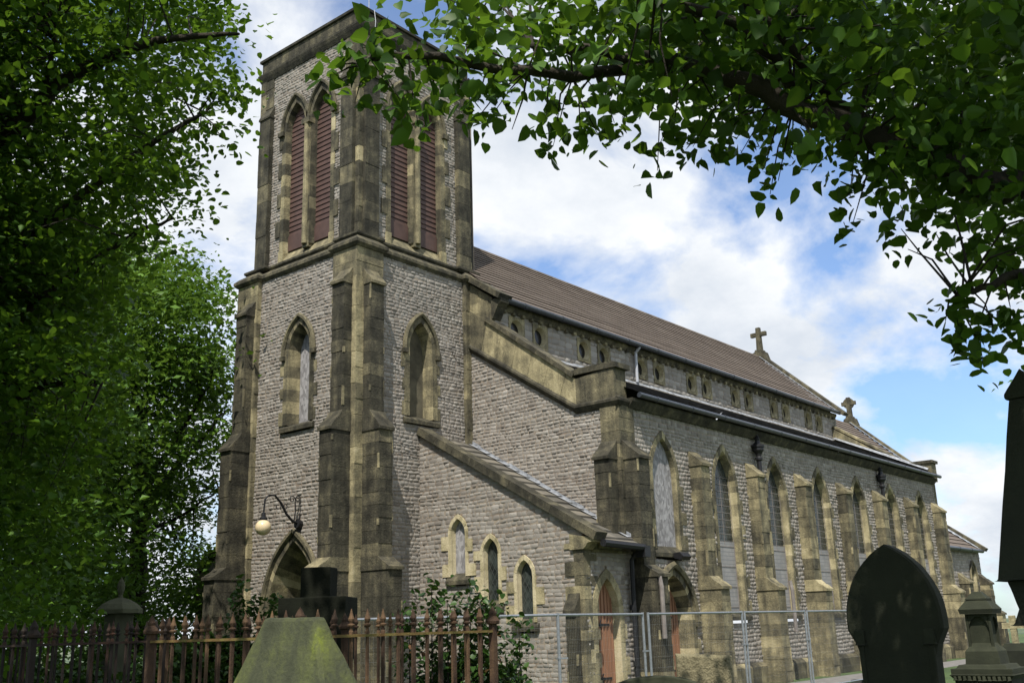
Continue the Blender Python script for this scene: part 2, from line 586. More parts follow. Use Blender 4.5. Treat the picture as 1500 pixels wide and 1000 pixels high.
class ArchMask:
    def __init__(s, c, w, z0, zs, za, ov=0.03):
        s.c = c; s.w = w; s.z0 = z0; s.zs = zs; s.za = za; s.ov = ov
        h = za - zs
        s.R = (w * w + h * h) / (2 * w) if h > 0 else w

    def iv(s, z):
        if z < s.z0 or z > s.za - s.ov:
            return None
        if z <= s.zs:
            hw = s.w
        else:
            dz = z - s.zs
            hw = s.w - s.R + math.sqrt(max(0, s.R * s.R - dz * dz))
        hw -= s.ov
        if hw <= 0:
            return None
        return (s.c - hw, s.c + hw)


class RectMask:
    def __init__(s, u0, u1, z0, z1):
        s.u0 = u0; s.u1 = u1; s.z0 = z0; s.z1 = z1

    def iv(s, z):
        return (s.u0, s.u1) if s.z0 < z < s.z1 else None


def stone_wall(name, F, parent, lo, hi, z0, z1, masks=(), top=None, course=0.092, smin=0.09, smax=0.25, hmin=0.008, hmax=0.026, tb=0.5, sp=0.16):
    """rock-faced coursed rubble: a mortar bed and every stone a faceted lump, holes left for the masks.
    lo/hi: numbers or functions of z giving the u limits; top: function of z -> (u0,u1) or None"""
    mo = MB(F)
    V = []; TT = []
    z = z0
    while z < z1 - 0.02:
        ch = min(course * random.uniform(0.78, 1.24), z1 - z)
        if z1 - z - ch < 0.05:
            ch = z1 - z
        zm = z + ch / 2
        l = lo(zm) if callable(lo) else lo
        h = hi(zm) if callable(hi) else hi
        iv = [(l, h)]
        for m in masks:
            b = None
            for zz in (z + 0.01, zm, z + ch - 0.01):
                q = m.iv(zz)
                if q:
                    b = q if b is None else (min(b[0], q[0]), max(b[1], q[1]))
            if b:
                nv = []
                for (a, c) in iv:
                    if b[1] <= a or b[0] >= c:
                        nv.append((a, c))
                    else:
                        if b[0] > a:
                            nv.append((a, b[0]))
                        if b[1] < c:
                            nv.append((b[1], c))
                iv = nv
        for (a, c) in iv:
            if c - a < 0.02:
                continue
            am = a - (0.075 if a > l + 1e-6 else 0); cm = c + (0.075 if c < h - 1e-6 else 0)
            mo.lface([(am, 0, z), (cm, 0, z), (cm, 0, z + ch), (am, 0, z + ch)], random.random())
            u = a
            while u < c - 1e-4:
                w = random.uniform(smin, smax)
                if c - u - w < smin * 0.7:
                    w = c - u
                V.append((u, u + w, z, z + ch)); TT.append(min(1, max(0, random.gauss(tb, sp))))
                u += w
        z += ch
    wall = mo.build(name, 'mortar', parent)
    R = np.array(V)
    n = len(R)
    g = 0.0045
    u0 = R[:, 0] + g; u1 = R[:, 1] - g; a0 = R[:, 2] + g; a1 = R[:, 3] - g
    P = np.zeros((n, 4, 4, 3))
    hs = rng.uniform(hmin, hmax, n); tl = rng.normal(0, 0.014, n); tv = rng.normal(0, 0.012, n)
    fx = np.array([0, 0.2, 0.8, 1.0]); fz = np.array([0, 0.24, 0.76, 1.0])
    for i in range(4):
        for j in range(4):
            uu = u0 + (u1 - u0) * (fx[i] if i in (0, 3) else fx[i] + rng.uniform(-0.12, 0.12, n)); zz = a0 + (a1 - a0) * (fz[j] if j in (0, 3) else fz[j] + rng.uniform(-0.14, 0.14, n))
            edge = i in (0, 3) or j in (0, 3)
            corner = i in (0, 3) and j in (0, 3)
            if edge:
                nn = np.full(n, -0.004) if corner else rng.uniform(-0.004, 0.008, n)
                uu = uu + rng.uniform(-0.005, 0.005, n); zz = zz + rng.uniform(-0.005, 0.005, n)
                if not corner:
                    nn = nn
            else:
                nn = hs * rng.uniform(0.45, 1.35, n) + tl * (fx[i] - 0.5) + tv * (fz[j] - 0.5)
            zz = zz + 0.014 * np.sin(uu * 2.1 + np.floor(a0 * 3)) + 0.008 * np.sin(uu * 5.3 + a0 * 7)
            P[:, i, j, :] = F.O + uu[:, None] * F.U + nn[:, None] * F.N + zz[:, None] * Z3
    Vv = P.reshape(-1, 3)
    base = (np.arange(n) * 16)[:, None]
    q = np.array([[i * 4 + j, (i + 1) * 4 + j, (i + 1) * 4 + j + 1, i * 4 + j + 1] for i in range(3) for j in range(3)])
    loops = (base[:, :, None] + q[None]).reshape(-1)
    counts = np.full(n * 9, 4)
    tint = np.repeat(np.array(TT), 9)
    arrays_to_obj('stone_facing', Vv, loops, counts, tint, 'rubble', wall)
    return wall


def lancet(F, parent, c, w, z0, zs, za, sw=0.16, depth=0.3, splay=0.8, hood=True, name='lancet_window', tint=sand_t, sill=True, quoin=0.12, proud=0.035, hood_r=0.05, glazing='glass', gname='glass', n=7):
    """surround (the part) with hood mould, sill and glazing under it; returns part and its wall mask"""
    A = arch(c, w + sw, z0, zs, za + sw * 1.25, n, jamb=0.34)
    B = arch(c, w, z0, zs, za, n, jamb=0.34)
    C = arch(c, w * splay, z0, zs - 0.0, zs + (za - zs) * (splay + 0.06), n, jamb=0.34)
    m = MB(F)
    k = len(A)
    for i in range(k - 1):
        t = tint()
        p = proud + random.uniform(-0.006, 0.006)
        m.lface([(A[i][0], p, A[i][1]), (A[i + 1][0], p, A[i + 1][1]), (B[i + 1][0], p, B[i + 1][1]), (B[i][0], p, B[i][1])], t)
        m.lface([(A[i][0], p, A[i][1]), (A[i + 1][0], p, A[i + 1][1]), (A[i + 1][0], -0.03, A[i + 1][1]), (A[i][0], -0.03, A[i][1])], t)
        m.lface([(B[i][0], p, B[i][1]), (B[i + 1][0], p, B[i + 1][1]), (C[i + 1][0], -depth, C[i + 1][1]), (C[i][0], -depth, C[i][1])], min(1, t + 0.12))
    if quoin:
        for sgn in (-1, 1):
            z = z0
            alt = random.random() < 0.5
            while z < zs - 0.1:
                hgt = random.uniform(0.26, 0.4)
                if alt:
                    e = c + sgn * (w + sw - 0.02); e2 = c + sgn * (w + sw + quoin * random.uniform(0.7, 1.5))
                    m.box(min(e, e2), max(e, e2), -0.02, proud + random.uniform(-0.008, 0.008), z, min(z + hgt, zs + 0.1), tint(), 0.004)
                alt = not alt
                z += hgt
    part = m.build(name, 'sand', parent)
    g = MB(F)
    cen = (c, -depth + 0.01, (z0 + zs) / 2)
    pl = [(u, -depth + 0.01, z) for u, z in C]
    g.lface(pl, 0.5)
    g.build(gname, glazing, part)
    if hood:
        H = arch(c, w + sw + 0.01, zs - 0.05, zs, za + sw * 1.25 + 0.01, n + 2)
        hm = MB(F)
        hm.tube([F(u, proud + 0.02, z) for u, z in H], hood_r, 6, 0.4)
        for (u, z) in (H[0], H[-1]):
            hm.box(u - 0.08, u + 0.08, -0.02, 0.12, z - 0.12, z, 0.25)
        hm.build('hood_mould', 'sand', part)
    if sill:
        s = MB(F)
        e = w + sw + 0.06
        s.prism([(-depth, z0 - 0.2), (0.09, z0 - 0.2), (0.09, z0 - 0.10), (0.05, z0 - 0.05), (-depth, z0 + 0.09)], c - e, c + e, 'u', 0.22)
        s.build('sill', 'sand', part)
    mask = ArchMask(c, w + sw, z0 - (0.2 if sill else 0), zs, za + sw * 1.25)
    return part, mask


def blocks(m, u0, u1, n0, n1, z0, z1, tint, ch=0.3, jit=0.006, gap=0.006, split=0.0):
    """ashlar courses"""
    k = max(1, int(round((z1 - z0) / ch)))
    z = z0
    for i in range(k):
        h = (z1 - z0) / k
        d = random.uniform(-jit, jit) * 1.5
        if split and (u1 - u0) > split:
            nb = int(math.ceil((u1 - u0) / split))
            off = (0.5 if i % 2 else 0.0)
            cuts = [u0] + sorted([u0 + (u1 - u0) * min(0.97, max(0.03, (j + off + random.uniform(-0.1, 0.1)) / nb)) for j in range(1, nb + (1 if off else 0)) if (j + off - (1 if off else 0)) < nb]) + [u1]
            for a, b in zip(cuts[:-1], cuts[1:]):
                if b - a > 0.02:
                    m.box(a + gap / 2, b - gap / 2, n0, n1 + random.uniform(-jit, jit), z + gap / 2, z + h - gap / 2, tint(), jit * 0.5)
        else:
            m.box(u0 + d * 0.4, u1 + d * 0.4, n0, n1 + d, z + gap / 2, z + h - gap / 2, tint(), jit * 0.6)
        z += h


def buttress(F, parent, u0, u1, stages, tint=sand_dark, name='buttress', topn=0.0, toph=0.4, ch=0.3, gab=False, nb=-0.05):
    """stages: (z0, z1, projection) from the bottom; sloping weatherings with a drip between them"""
    m = MB(F)
    for i, (a, b, p) in enumerate(stages):
        blocks(m, u0, u1, nb, p, a, b, tint, ch)
        m.box(u0 + 0.012, u1 - 0.012, nb, p - 0.014, a, b, 0.3)
        if i + 1 < len(stages):
            nz, np_ = stages[i + 1][0], stages[i + 1][2]
        else:
            nz, np_ = b + toph, topn
        zm = (b + nz) / 2
        t = tint() + 0.05
        # lower slab with a lip, then upper slope
        m.prism([(nb, b), (p + 0.06, b), (p + 0.065, b + 0.07), ((p + np_) / 2 + 0.035, zm + 0.03), ((p + np_) / 2 + 0.0, zm + 0.035), (np_ + 0.005, nz), (nb, nz)], u0 - 0.025, u1 + 0.025, 'u', t)
    # spalled arrises where the pale stone shows
    for (a, b, p) in stages:
        for e in (u0, u1):
            z = a + random.uniform(0.1, 1.0)
            while z < b - 0.25:
                hgt = random.uniform(0.1, 0.55)
                w = random.uniform(0.010, 0.028); dpt = random.uniform(0.02, 0.06)
                if e == u0:
                    m.box(e - 0.011, e + w, p - dpt, p + 0.011, z, min(z + hgt, b), random.uniform(0.40, 0.62), 0.007)
                else:
                    m.box(e - w, e + 0.011, p - dpt, p + 0.011, z, min(z + hgt, b), random.uniform(0.40, 0.62), 0.007)
                z += hgt + random.uniform(0.7, 2.4)
    return m.build(name, 'sand', parent)


# ================================================================ GROUND
def sheet(name, pts, z, mat, kind='structure'):
    m = MB()
    m.face([(x, y, z) for x, y in pts])
    return m.build(name, mat, None, kind=kind)


sheet('ground', [(-60, -60), (75, -60), (75, 60), (-60, 60)], 0.0, 'grass')
# the hill falls away on all sides to a broad plain far below
def terrain():
    m = MB()
    rings = [(0, 0.0), (60, -6), (300, -40), (1200, -110), (4000, -120), (14000, -60)]
    base = [(-60, -60), (75, -60), (75, 60), (-60, 60)]
    n = 48
    def ring(d):
        out_ = []
        for i in range(n):
            a = 2 * math.pi * i / n
            c, s_ = math.cos(a), math.sin(a)
            k = 1 / max(abs(c), abs(s_))
            bx, by = 7.5 + c * k * 67.5, s_ * k * 60
            out_.append((bx + c * d, by + s_ * d))
        return out_
    R = [[(x, y, z) for x, y in ring(d)] for d, z in rings]
    for a, b in zip(R[:-1], R[1:]):
        for i in range(n):
            j = (i + 1) % n
            m.face([a[i], a[j], b[j], b[i]])
    m.build('terrain', 'far', None, smooth=True, kind='structure')
terrain()
sheet('path', [(-10, -7.2), (34, -7.2), (34, -5.75), (-10, -5.75)], 0.004, 'path')

# ================================================================ CHURCH
church = thing('church', 'large grey rubble church with square west tower, brown tiled nave and lancet windows', 'church')
T = 4.8

# ---- tower windows (parts give masks)
wl_part, wl_mask = lancet(FWest, church, 2.26, 0.45, 7.05, 9.0, 9.78, 0.18, 0.34, 0.82, glazing='board', gname='boarding', quoin=0.1, hood_r=0.065)
sl_part, sl_mask = lancet(FSouth, church, 2.30, 0.44, 7.15, 9.0, 9.80, 0.18, 0.30, 0.85, glazing='infill', gname='infill', quoin=0.1, hood_r=0.065, tint=sand_warm)
# west door
dw_part, dw_mask = lancet(FWest, church, 2.25, 1.0, 0.0, 2.15, 3.98, 0.2, 0.75, 0.72, sill=False, quoin=0.0, glazing='wood_dark', gname='door', name='tower_doorway', hood_r=0.075, tint=sand_t, n=10)

stone_wall('tower_wall', FWest, church, 0.0, T, 0.0, 11.42, [wl_mask, dw_mask])
stone_wall('tower_wall', FSouth, church, 0.0, T, 0.0, 11.42, [sl_mask])

# ---- belfry stage
BI = 0.2     # inset of the belfry walls
FWb = Fr((BI, 0, 0), (0, 1, 0), (-1, 0, 0))
FSb = Fr((0, BI, 0), (1, 0, 0), (0, -1, 0))


def belfry(F, c, parent):
    """twin louvred lights under two pointed arches with a shaft between"""
    masks = []
    hw = 0.43; gapm = 0.15
    z0, zs, za = 12.15, 15.95, 16.75
    m = MB(F)
    dp = 0.22
    outer = hw * 2 + gapm + 0.28
    cs = (c - hw - gapm, c + hw + gapm)
    for ci in cs:
        sw = 0.2
        A = arch(ci, hw + 0.17, z0, zs, za + 0.25, 7, 0.36)
        B = arch(ci, hw, z0, zs, za, 7, 0.36)
        C = arch(ci, hw * 0.9, z0, zs, zs + (za - zs) * 0.92, 7, 0.36)
        Mid = arch(ci, hw * 0.95, z0, zs, zs + (za - zs) * 0.96, 7, 0.36)
        for i in range(len(A) - 1):
            t = sand_t()
            p = 0.03
            m.lface([(A[i][0], p, A[i][1]), (A[i + 1][0], p, A[i + 1][1]), (B[i + 1][0], p, B[i + 1][1]), (B[i][0], p, B[i][1])], t)
            m.lface([(A[i][0], p, A[i][1]), (A[i + 1][0], p, A[i + 1][1]), (A[i + 1][0], -0.03, A[i + 1][1]), (A[i][0], -0.03, A[i][1])], t)
            m.lface([(B[i][0], p, B[i][1]), (B[i + 1][0], p, B[i + 1][1]), (Mid[i + 1][0], -0.08, Mid[i + 1][1]), (Mid[i][0], -0.08, Mid[i][1])], t)
            m.lface([(Mid[i][0], -0.08, Mid[i][1]), (Mid[i + 1][0], -0.08, Mid[i + 1][1]), (C[i + 1][0], -dp, C[i + 1][1]), (C[i][0], -dp, C[i][1])], t)
        masks.append(ArchMask(ci, hw + 0.17, 11.7, zs, za + 0.25))
    masks.append(RectMask(c - 0.3, c + 0.3, 11.7, zs + 0.25))
    # jamb quoins
    for sgn in (-1, 1):
        z = z0
        alt = False
        while z < zs:
            hgt = random.uniform(0.4, 0.6)
            if alt:
                e = c + sgn * (2 * hw + gapm + 0.15); e2 = e + sgn * random.uniform(0.12, 0.24)
                m.box(min(e, e2), max(e, e2), -0.02, 0.045, z, min(z + hgt, zs + 0.1), sand_t(), 0.004)
            alt = not alt
            z += hgt
    # broad surround slab at the foot
    for sgn in (-1, 1):
        e = c + sgn * (2 * hw + gapm + 0.19); e2 = c + sgn * (hw * 2 + gapm - 0.02)
        m.box(min(e, e2), max(e, e2), -0.3, 0.04, 11.68, z0 + 0.06, 0.6)
    part = m.build('belfry_window', 'sand', parent)
    # shaft
    s = MB(F)
    blocks(s, c - 0.13, c + 0.13, -0.3, 0.05, z0 - 0.1, zs - 0.1, sand_warm, 0.7)
    s.tube([F(c, 0.06, z0), F(c, 0.06, zs - 0.1)], 0.09, 10, 0.55)
    s.box(c - 0.17, c + 0.17, -0.2, 0.15, zs - 0.12, zs + 0.05, 0.45)
    s.build('mullion', 'sand', part)
    # sloping sill
    b = MB(F)
    e = 2 * hw + gapm + 0.26
    b.prism([(-dp, 11.9), (0.06, 11.72), (0.075, 11.82), (0.03, 11.9), (-dp, 12.26)], c - e, c + e, 'u', 0.5)
    b.build('sill', 'sand', part)
    # louvres
    for ci in cs:
        l = MB(F)
        l.lface([(ci - hw, -dp - 0.06, z0), (ci + hw, -dp - 0.06, z0), (ci + hw, -dp - 0.06, za), (ci - hw, -dp - 0.06, za)], 0.4)
        z = z0 + 0.06
        l.box(ci - hw * 0.9, ci + hw * 0.9, -dp + 0.02, -dp + 0.1, z, z + 0.45, 0.5)
        z += 0.45
        while z < za - 0.1:
            l.prism([(-dp + 0.06, z), (-dp + 0.07, z), (-dp + 0.045, z + 0.152), (-dp + 0.025, z + 0.152)], ci - hw * 0.93, ci + hw * 0.93, 'u', 0.5)
            z += 0.15
        l.build('louvre', 'louvre', part)
    # hood mould following both arches
    hm = MB(F)
    for ci in cs:
        H = arch(ci, hw + 0.17, zs - 0.02, zs, za + 0.26, 9)
        hm.tube([F(u, 0.05, z) for u, z in H], 0.06, 6, 0.35)
    for sgn in (-1, 1):
        u = c + sgn * (2 * hw + gapm + 0.17)
        hm.box(u - 0.12, u + 0.12, -0.02, 0.12, zs - 0.14, zs, 0.2)
    hm.build('hood_mould', 'sand', part)
    return masks


mw = belfry(FWb, 2.36, church)
ms = belfry(FSb, 2.36, church)
stone_wall('belfry_wall', FWb, church, BI, T - BI, 11.7, 17.98, mw, course=0.088)
stone_wall('belfry_wall', FSb, church, BI, T - BI, 11.7, 17.98, ms, course=0.088)

# corner pilasters of the belfry stage (two thin slabs to each corner, a notch at the arris)
def belfry_pier(F, ua, ub, flip):
    m = MB(F)
    blocks(m, ua, ub, -0.02, 0.16, 11.75, 16.6, sand_dark, 0.55)
    m.prism([(-0.02, 16.6), (0.19, 16.6), (0.19, 16.66), (0.02, 17.0), (-0.02, 17.0)], ua - 0.02, ub + 0.02, 'u', 0.2)
    blocks(m, ua + 0.04, ub - 0.04, -0.02, 0.03, 17.0, 17.98, sand_t, 0.33)
    m.build('corner_pilaster', 'sand', church)
belfry_pier(FWb, 0.30, 0.80, 0)
belfry_pier(FWb, T - 0.80, T - 0.30, 0)
belfry_pier(FSb, 0.30, 0.80, 0)
belfry_pier(FSb, T - 0.80, T - 0.30, 0)
m = MB()
for (x, y) in ((BI, BI), (T - BI - 0.16, BI), (BI, T - BI - 0.16)):
    m = MB()
    blocks(m, x - 0.05, x + 0.2, -y - 0.2, -y + 0.05, 11.75, 17.98, sand_t, 0.45)
    m.build('corner_quoins', 'sand', church)

# string course round the foot of the belfry, stepping out over the corner piers
def moulding(path, prof, name, mat='sand', t=0.3, parent=church):
    """sweep a profile (out, z) along a horizontal polyline given as (x, y); out is to the left-hand normal"""
    m = MB()
    P = [np.array(p, float) for p in path]
    k = len(P)
    dirs = [(P[i + 1] - P[i]) / np.linalg.norm(P[i + 1] - P[i]) for i in range(k - 1)]
    rows = []
    for i in range(k):
        d0 = dirs[max(0, i - 1)]; d1 = dirs[min(k - 2, i)]
        n0 = np.array([-d0[1], d0[0]]); n1_ = np.array([-d1[1], d1[0]])
        b = n0 + n1_
        den = 1 + n0 @ n1_
        b = b / max(den, 0.3)
        rows.append([(P[i][0] + b[0] * o, P[i][1] + b[1] * o, z) for o, z in prof])
    for i in range(k - 1):
        tt = t + random.uniform(-0.06, 0.06)
        L = np.linalg.norm(P[i + 1] - P[i])
        for j in range(len(prof) - 1):
            m.face([rows[i][j], rows[i + 1][j], rows[i + 1][j + 1], rows[i][j + 1]], tt)
    return m.build(name, mat, parent)


pw, pp = 0.78, 0.15    # corner pier width and projection
# going round so that the outside is on the left: from NE along north... south face from east to west, then west face south to north
ring = []
ring += [(T + 0.15, -pp), (T - pw, -pp), (T - pw, 0), (pw, 0), (pw, -pp), (-pp, -pp), (-pp, pw), (0, pw), (0, T - pw), (-pp, T - pw), (-pp, T + pp), (T, T + pp)]
# direction east->west on the south face: left-hand normal of (-1,0) is (0,-1): outward
moulding(ring, [(-0.1, 11.36), (0.03, 11.36), (0.10, 11.44), (0.10, 11.52), (0.0, 11.62), (-0.14, 11.72)], 'string_course', t=0.28)
ring2 = [(T - 0.02, 0.03), (T - 0.86, 0.03), (T - 0.86, 0.16), (0.86, 0.16), (0.86, 0.03), (0.03, 0.03), (0.03, 0.86), (0.16, 0.86), (0.16, T - 0.86), (0.03, T - 0.86), (0.03, T - 0.03), (T, T - 0.03)]
moulding(ring2, [(-0.1, 11.70), (0.02, 11.72), (0.08, 11.78), (0.08, 11.84), (-0.12, 11.94)], 'string_course', t=0.2)

# corner piers of the lower stage
def lower_pier(F, ua, ub, z0, z1, tint=sand_t):
    m = MB(F)
    blocks(m, ua, ub, -0.02, pp, z0, z1, tint, 0.33)
    m.box(ua + 0.012, ub - 0.012, -0.02, pp - 0.014, z0, z1, 0.45)
    m.build('corner_pier', 'sand', church)
m = MB()
blocks(m, -pp, pw, -pw, pp, 0, 11.36, lambda: random.uniform(0.4, 0.68), 0.4)
m.build('corner_pier', 'sand', church)
m = MB()
blocks(m, -pp, pw, -T - pp, -T + pw, 0, 11.36, lambda: random.uniform(0.4, 0.68), 0.4)
m.build('corner_pier', 'sand', church)
m = MB()
blocks(m, T - pw, T + 0.1, -pw, pp, 6.6, 11.36, sand_warm, 0.42)
m.build('corner_pier', 'sand', church)

BST = [(0.0, 3.1, 1.07), (3.42, 6.48, 0.74), (7.0, 10.33, 0.42)]
buttress(FWest, church, 0.02, 0.48, BST, topn=0.15, toph=0.45, nb=0.1)
buttress(FSouth, church, 0.10, 0.56, BST, topn=0.15, toph=0.45, nb=0.1)
buttress(FWest, church, 4.12, 4.58, BST, topn=0.15, toph=0.45, nb=0.1)
FNorth = Fr((0, T, 0), (1, 0, 0), (0, 1, 0))
buttress(FNorth, church, 0.10, 0.56, BST, topn=0.15, toph=0.45, nb=0.1)

# parapet and cornice
PO = 0.10
ringp = [(T - PO, PO), (PO, PO), (PO, T - PO), (T - PO, T - PO), (T - PO, PO)]
moulding(ringp, [(-0.14, 17.93), (-0.06, 17.95), (0.0, 18.08), (0.03, 18.18), (0.03, 18.24), (-0.07, 18.32)], 'cornice', t=0.12)
m = MB()
for (u0, u1, n0, n1) in ((PO, T - PO, -PO - 0.35, -PO - 0.06), (PO, T - PO, -T + PO + 0.06, -T + PO + 0.35), (PO + 0.06, PO + 0.35, -T + PO + 0.35, -PO - 0.35), (T - PO - 0.35, T - PO - 0.06, -T + PO + 0.35, -PO - 0.35)):
    L = max(u1 - u0, n1 - n0)
    k = 4
    for i in range(k):
        tt = sand_dark() + 0.05
        if u1 - u0 > n1 - n0:
            m.box(u0 + 0.065 + (u1 - u0 - 0.13) * i / k + 0.004, u0 + 0.065 + (u1 - u0 - 0.13) * (i + 1) / k - 0.004, n0, n1, 18.28, 18.68, tt)
        else:
            m.box(u0, u1, n0 + (n1 - n0) * i / k + 0.004, n0 + (n1 - n0) * (i + 1) / k - 0.004, 18.28, 18.68, tt)
m.build('parapet', 'sand', church)
moulding(ringp, [(-0.36, 18.70), (-0.06, 18.66), (0.0, 18.68), (0.0, 18.76), (-0.2, 18.82), (-0.4, 18.8)], 'parapet_coping', t=0.1)
m = MB()
m.face([(0.3, 0.3, 18.3), (T - 0.3, 0.3, 18.3), (T - 0.3, T - 0.3, 18.3), (0.3, T - 0.3, 18.3)])
m.build('tower_roof', 'lead', church)
# plain walls on the sides turned away
m = MB()
m.face([(T, BI, 11), (T, T - BI, 11), (T, T - BI, 18), (T, BI, 18)]); m.face([(BI, T - BI, 11), (T, T - BI, 11), (T, T - BI, 18), (BI, T - BI, 18)])
m.face([(0, T, 0), (T, T, 0), (T, T, 11.5), (0, T, 11.5)]); m.face([(T, 0, 0), (T, T, 0), (T, T, 11.5), (T, 0, 11.5)])
m.build('tower_wall', 'rubble', church)
m = MB()
m.tube([(0.55, 0.25, 18.7), (0.55, 0.25, 20.6)], 0.012, 5)
m.tube([(0.62, 0.10, 18.8), (0.63, 0.05, 18.4), (0.62, 0.12, 17.6)], 0.012, 5)
m.build('lightning_rod', 'grey_pipe', church)

# ---- roofs: rows of real overlapping tiles
def roof(name, mat, x0, x1, ylo, zlo, yhi, zhi, rows, tw, thick=0.035, parent=church, tsp=0.10):
    """slope facing -y, from the eave (ylo, zlo) to the top (yhi, zhi)"""
    m = MB()
    e = np.array([ylo, zlo]); d = np.array([yhi - ylo, zhi - zlo]); L = np.linalg.norm(d); d = d / L
    nrm = np.array([-d[1], d[0]])
    for r in range(rows):
        a = L * r / rows - 0.02; b = L * (r + 1) / rows + 0.06
        lift = thick * random.uniform(0.92, 1.08)
        p0 = e + d * a + nrm * lift; p1 = e + d * b + nrm * thick * 0.18
        q0 = e + d * a + nrm * (lift - thick * 0.36); q1 = e + d * b - nrm * thick * 0.1
        off = (r % 2) * 0.5 * tw
        x = x0 - off
        row_t = random.uniform(-0.04, 0.04)
        while x < x1:
            xa = max(x0, x); xb = min(x1, x + tw)
            if xb - xa > 0.01:
                t = min(1, max(0, random.gauss(0.5 + row_t, tsp)))
                j = random.uniform(-0.003, 0.003)
                m.face([(xa, p0[0], p0[1] + j), (xb, p0[0], p0[1] + j), (xb, p1[0], p1[1]), (xa, p1[0], p1[1])], t)
                m.face([(xa, p0[0], p0[1] + j), (xb, p0[0], p0[1] + j), (xb, q0[0], q0[1]), (xa, q0[0], q0[1])], t)
                m.face([(xa, q1[0], q1[1]), (xb, q1[0], q1[1]), (xb, q0[0], q0[1]), (xa, q0[0], q0[1])], t)
            x += tw
    return m.build(name, mat, parent)


NX0, NX1 = 4.3, 28.05
NY, NEZ, NRZ = -1.22, 10.66, 13.93
roof('nave_roof', 'tile', NX0, NX1, NY, NEZ, 2.4, NRZ, 18, 3.1, 0.05, tsp=0.03)
m = MB()
m.face([(NX0, 2.4, NRZ), (NX1, 2.4, NRZ), (NX1, 6.02, NEZ), (NX0, 6.02, NEZ)])
m.build('nave_roof', 'tile', church)
m = MB()
x = NX0
while x < NX1:
    m.tube([(x, 2.4, NRZ + 0.0), (min(x + 0.44, NX1), 2.4, NRZ + 0.0)], 0.10, 8, random.uniform(0.4, 0.8))
    x += 0.45
m.build('ridge_tiles', 'tile', church)

# ---- clerestory
FClr = Fr((0, -0.98, 0), (1, 0, 0), (0, -1, 0))
cl_masks = []
for i in range(7):
    c0 = 5.80 + 3.31 * i
    for s in (-0.55, 0.55):
        c = c0 + s
        m = MB(FClr)
        # square stone with a round eye
        hw, zb, zt, r, zc = 0.36, 9.6, 10.38, 0.29, 9.99
        nseg = 20
        pts = [(c + r * math.cos(2 * math.pi * k / nseg), zc + r * math.sin(2 * math.pi * k / nseg)) for k in range(nseg)]
        def sq(u, z):
            du, dz = u - c, z - zc
            k_ = min(hw / max(abs(du), 1e-6), 0.37 / max(abs(dz), 1e-6))
            return (c + du * k_, zc + dz * k_)
        tt = random.uniform(0.46, 0.58)
        for k in range(nseg):
            a, b = pts[k], pts[(k + 1) % nseg]
            A, B = sq(*a), sq(*b)
            m.lface([(a[0], 0.035, a[1]), (b[0], 0.035, b[1]), (B[0], 0.035, B[1]), (A[0], 0.035, A[1])], tt)
            m.lface([(A[0], 0.035, A[1]), (B[0], 0.035, B[1]), (B[0], -0.02, B[1]), (A[0], -0.02, A[1])], tt)
            a2 = (c + (a[0] - c) * 0.84, zc + (a[1] - zc) * 0.84); b2 = (c + (b[0] - c) * 0.84, zc + (b[1] - zc) * 0.84)
            m.lface([(a[0], 0.035, a[1]), (b[0], 0.035, b[1]), (b2[0], -0.13, b2[1]), (a2[0], -0.13, a2[1])], tt + 0.3)
        # fill corners of the square
        for su in (-1, 1):
            for sz in (-1, 1):
                m.lface([(c + su * hw, 0.034, zc + sz * 0.37), (c + su * hw, 0.034, zc + sz * 0.22), (c + su * 0.18, 0.034, zc + sz * 0.37)], tt)
        w_ = m.build('round_window', 'sand', church)
        g = MB(FClr)
        g.lface([(c + (p[0] - c) * 0.84, -0.125, zc + (p[1] - zc) * 0.84) for p in pts])
        g.build('glass', 'dark_glass', w_)
        cl_masks.append(RectMask(c - hw + 0.03, c + hw - 0.03, 9.73, 10.34))
stone_wall('clerestory_wall', FClr, church, 4.3, 28.0, 9.3, 10.52, cl_masks, course=0.15, smin=0.2, smax=0.4, tb=0.62)
m = MB(FClr)
m.prism([(-0.02, 10.42), (0.06, 10.42), (0.14, 10.54), (0.14, 10.62), (-0.02, 10.62)], 4.3, 28.0, 'u', 0.35)
x = 4.6
while x < 27.9:
    m.box(x, x + 0.12, 0.0, 0.11, 10.37, 10.46, random.uniform(0.3, 0.7), 0.008)
    x += 0.42
m.build('corbel_course', 'sand', church)
def gutter(name, x0, x1, y, z, r=0.08):
    m = MB()
    m.tube([(x0, y, z), (x1, y, z)], r, 10)
    x = x0 + 0.8
    while x < x1:
        m.tube([(x, y, z - 0.002), (x + 0.08, y, z - 0.002)], r * 1.15, 10)
        x += 1.8
    return m.build(name, 'gutter', church, smooth=False)
gutter('gutter', 4.5, 28.05, -1.27, 10.66, 0.085)
m = MB()
m.tube([(11.4, -1.28, 10.6), (11.4, -1.1, 10.42), (11.4, -1.09, 9.42)], 0.05, 8)
m.build('downpipe', 'grey_pipe', church)

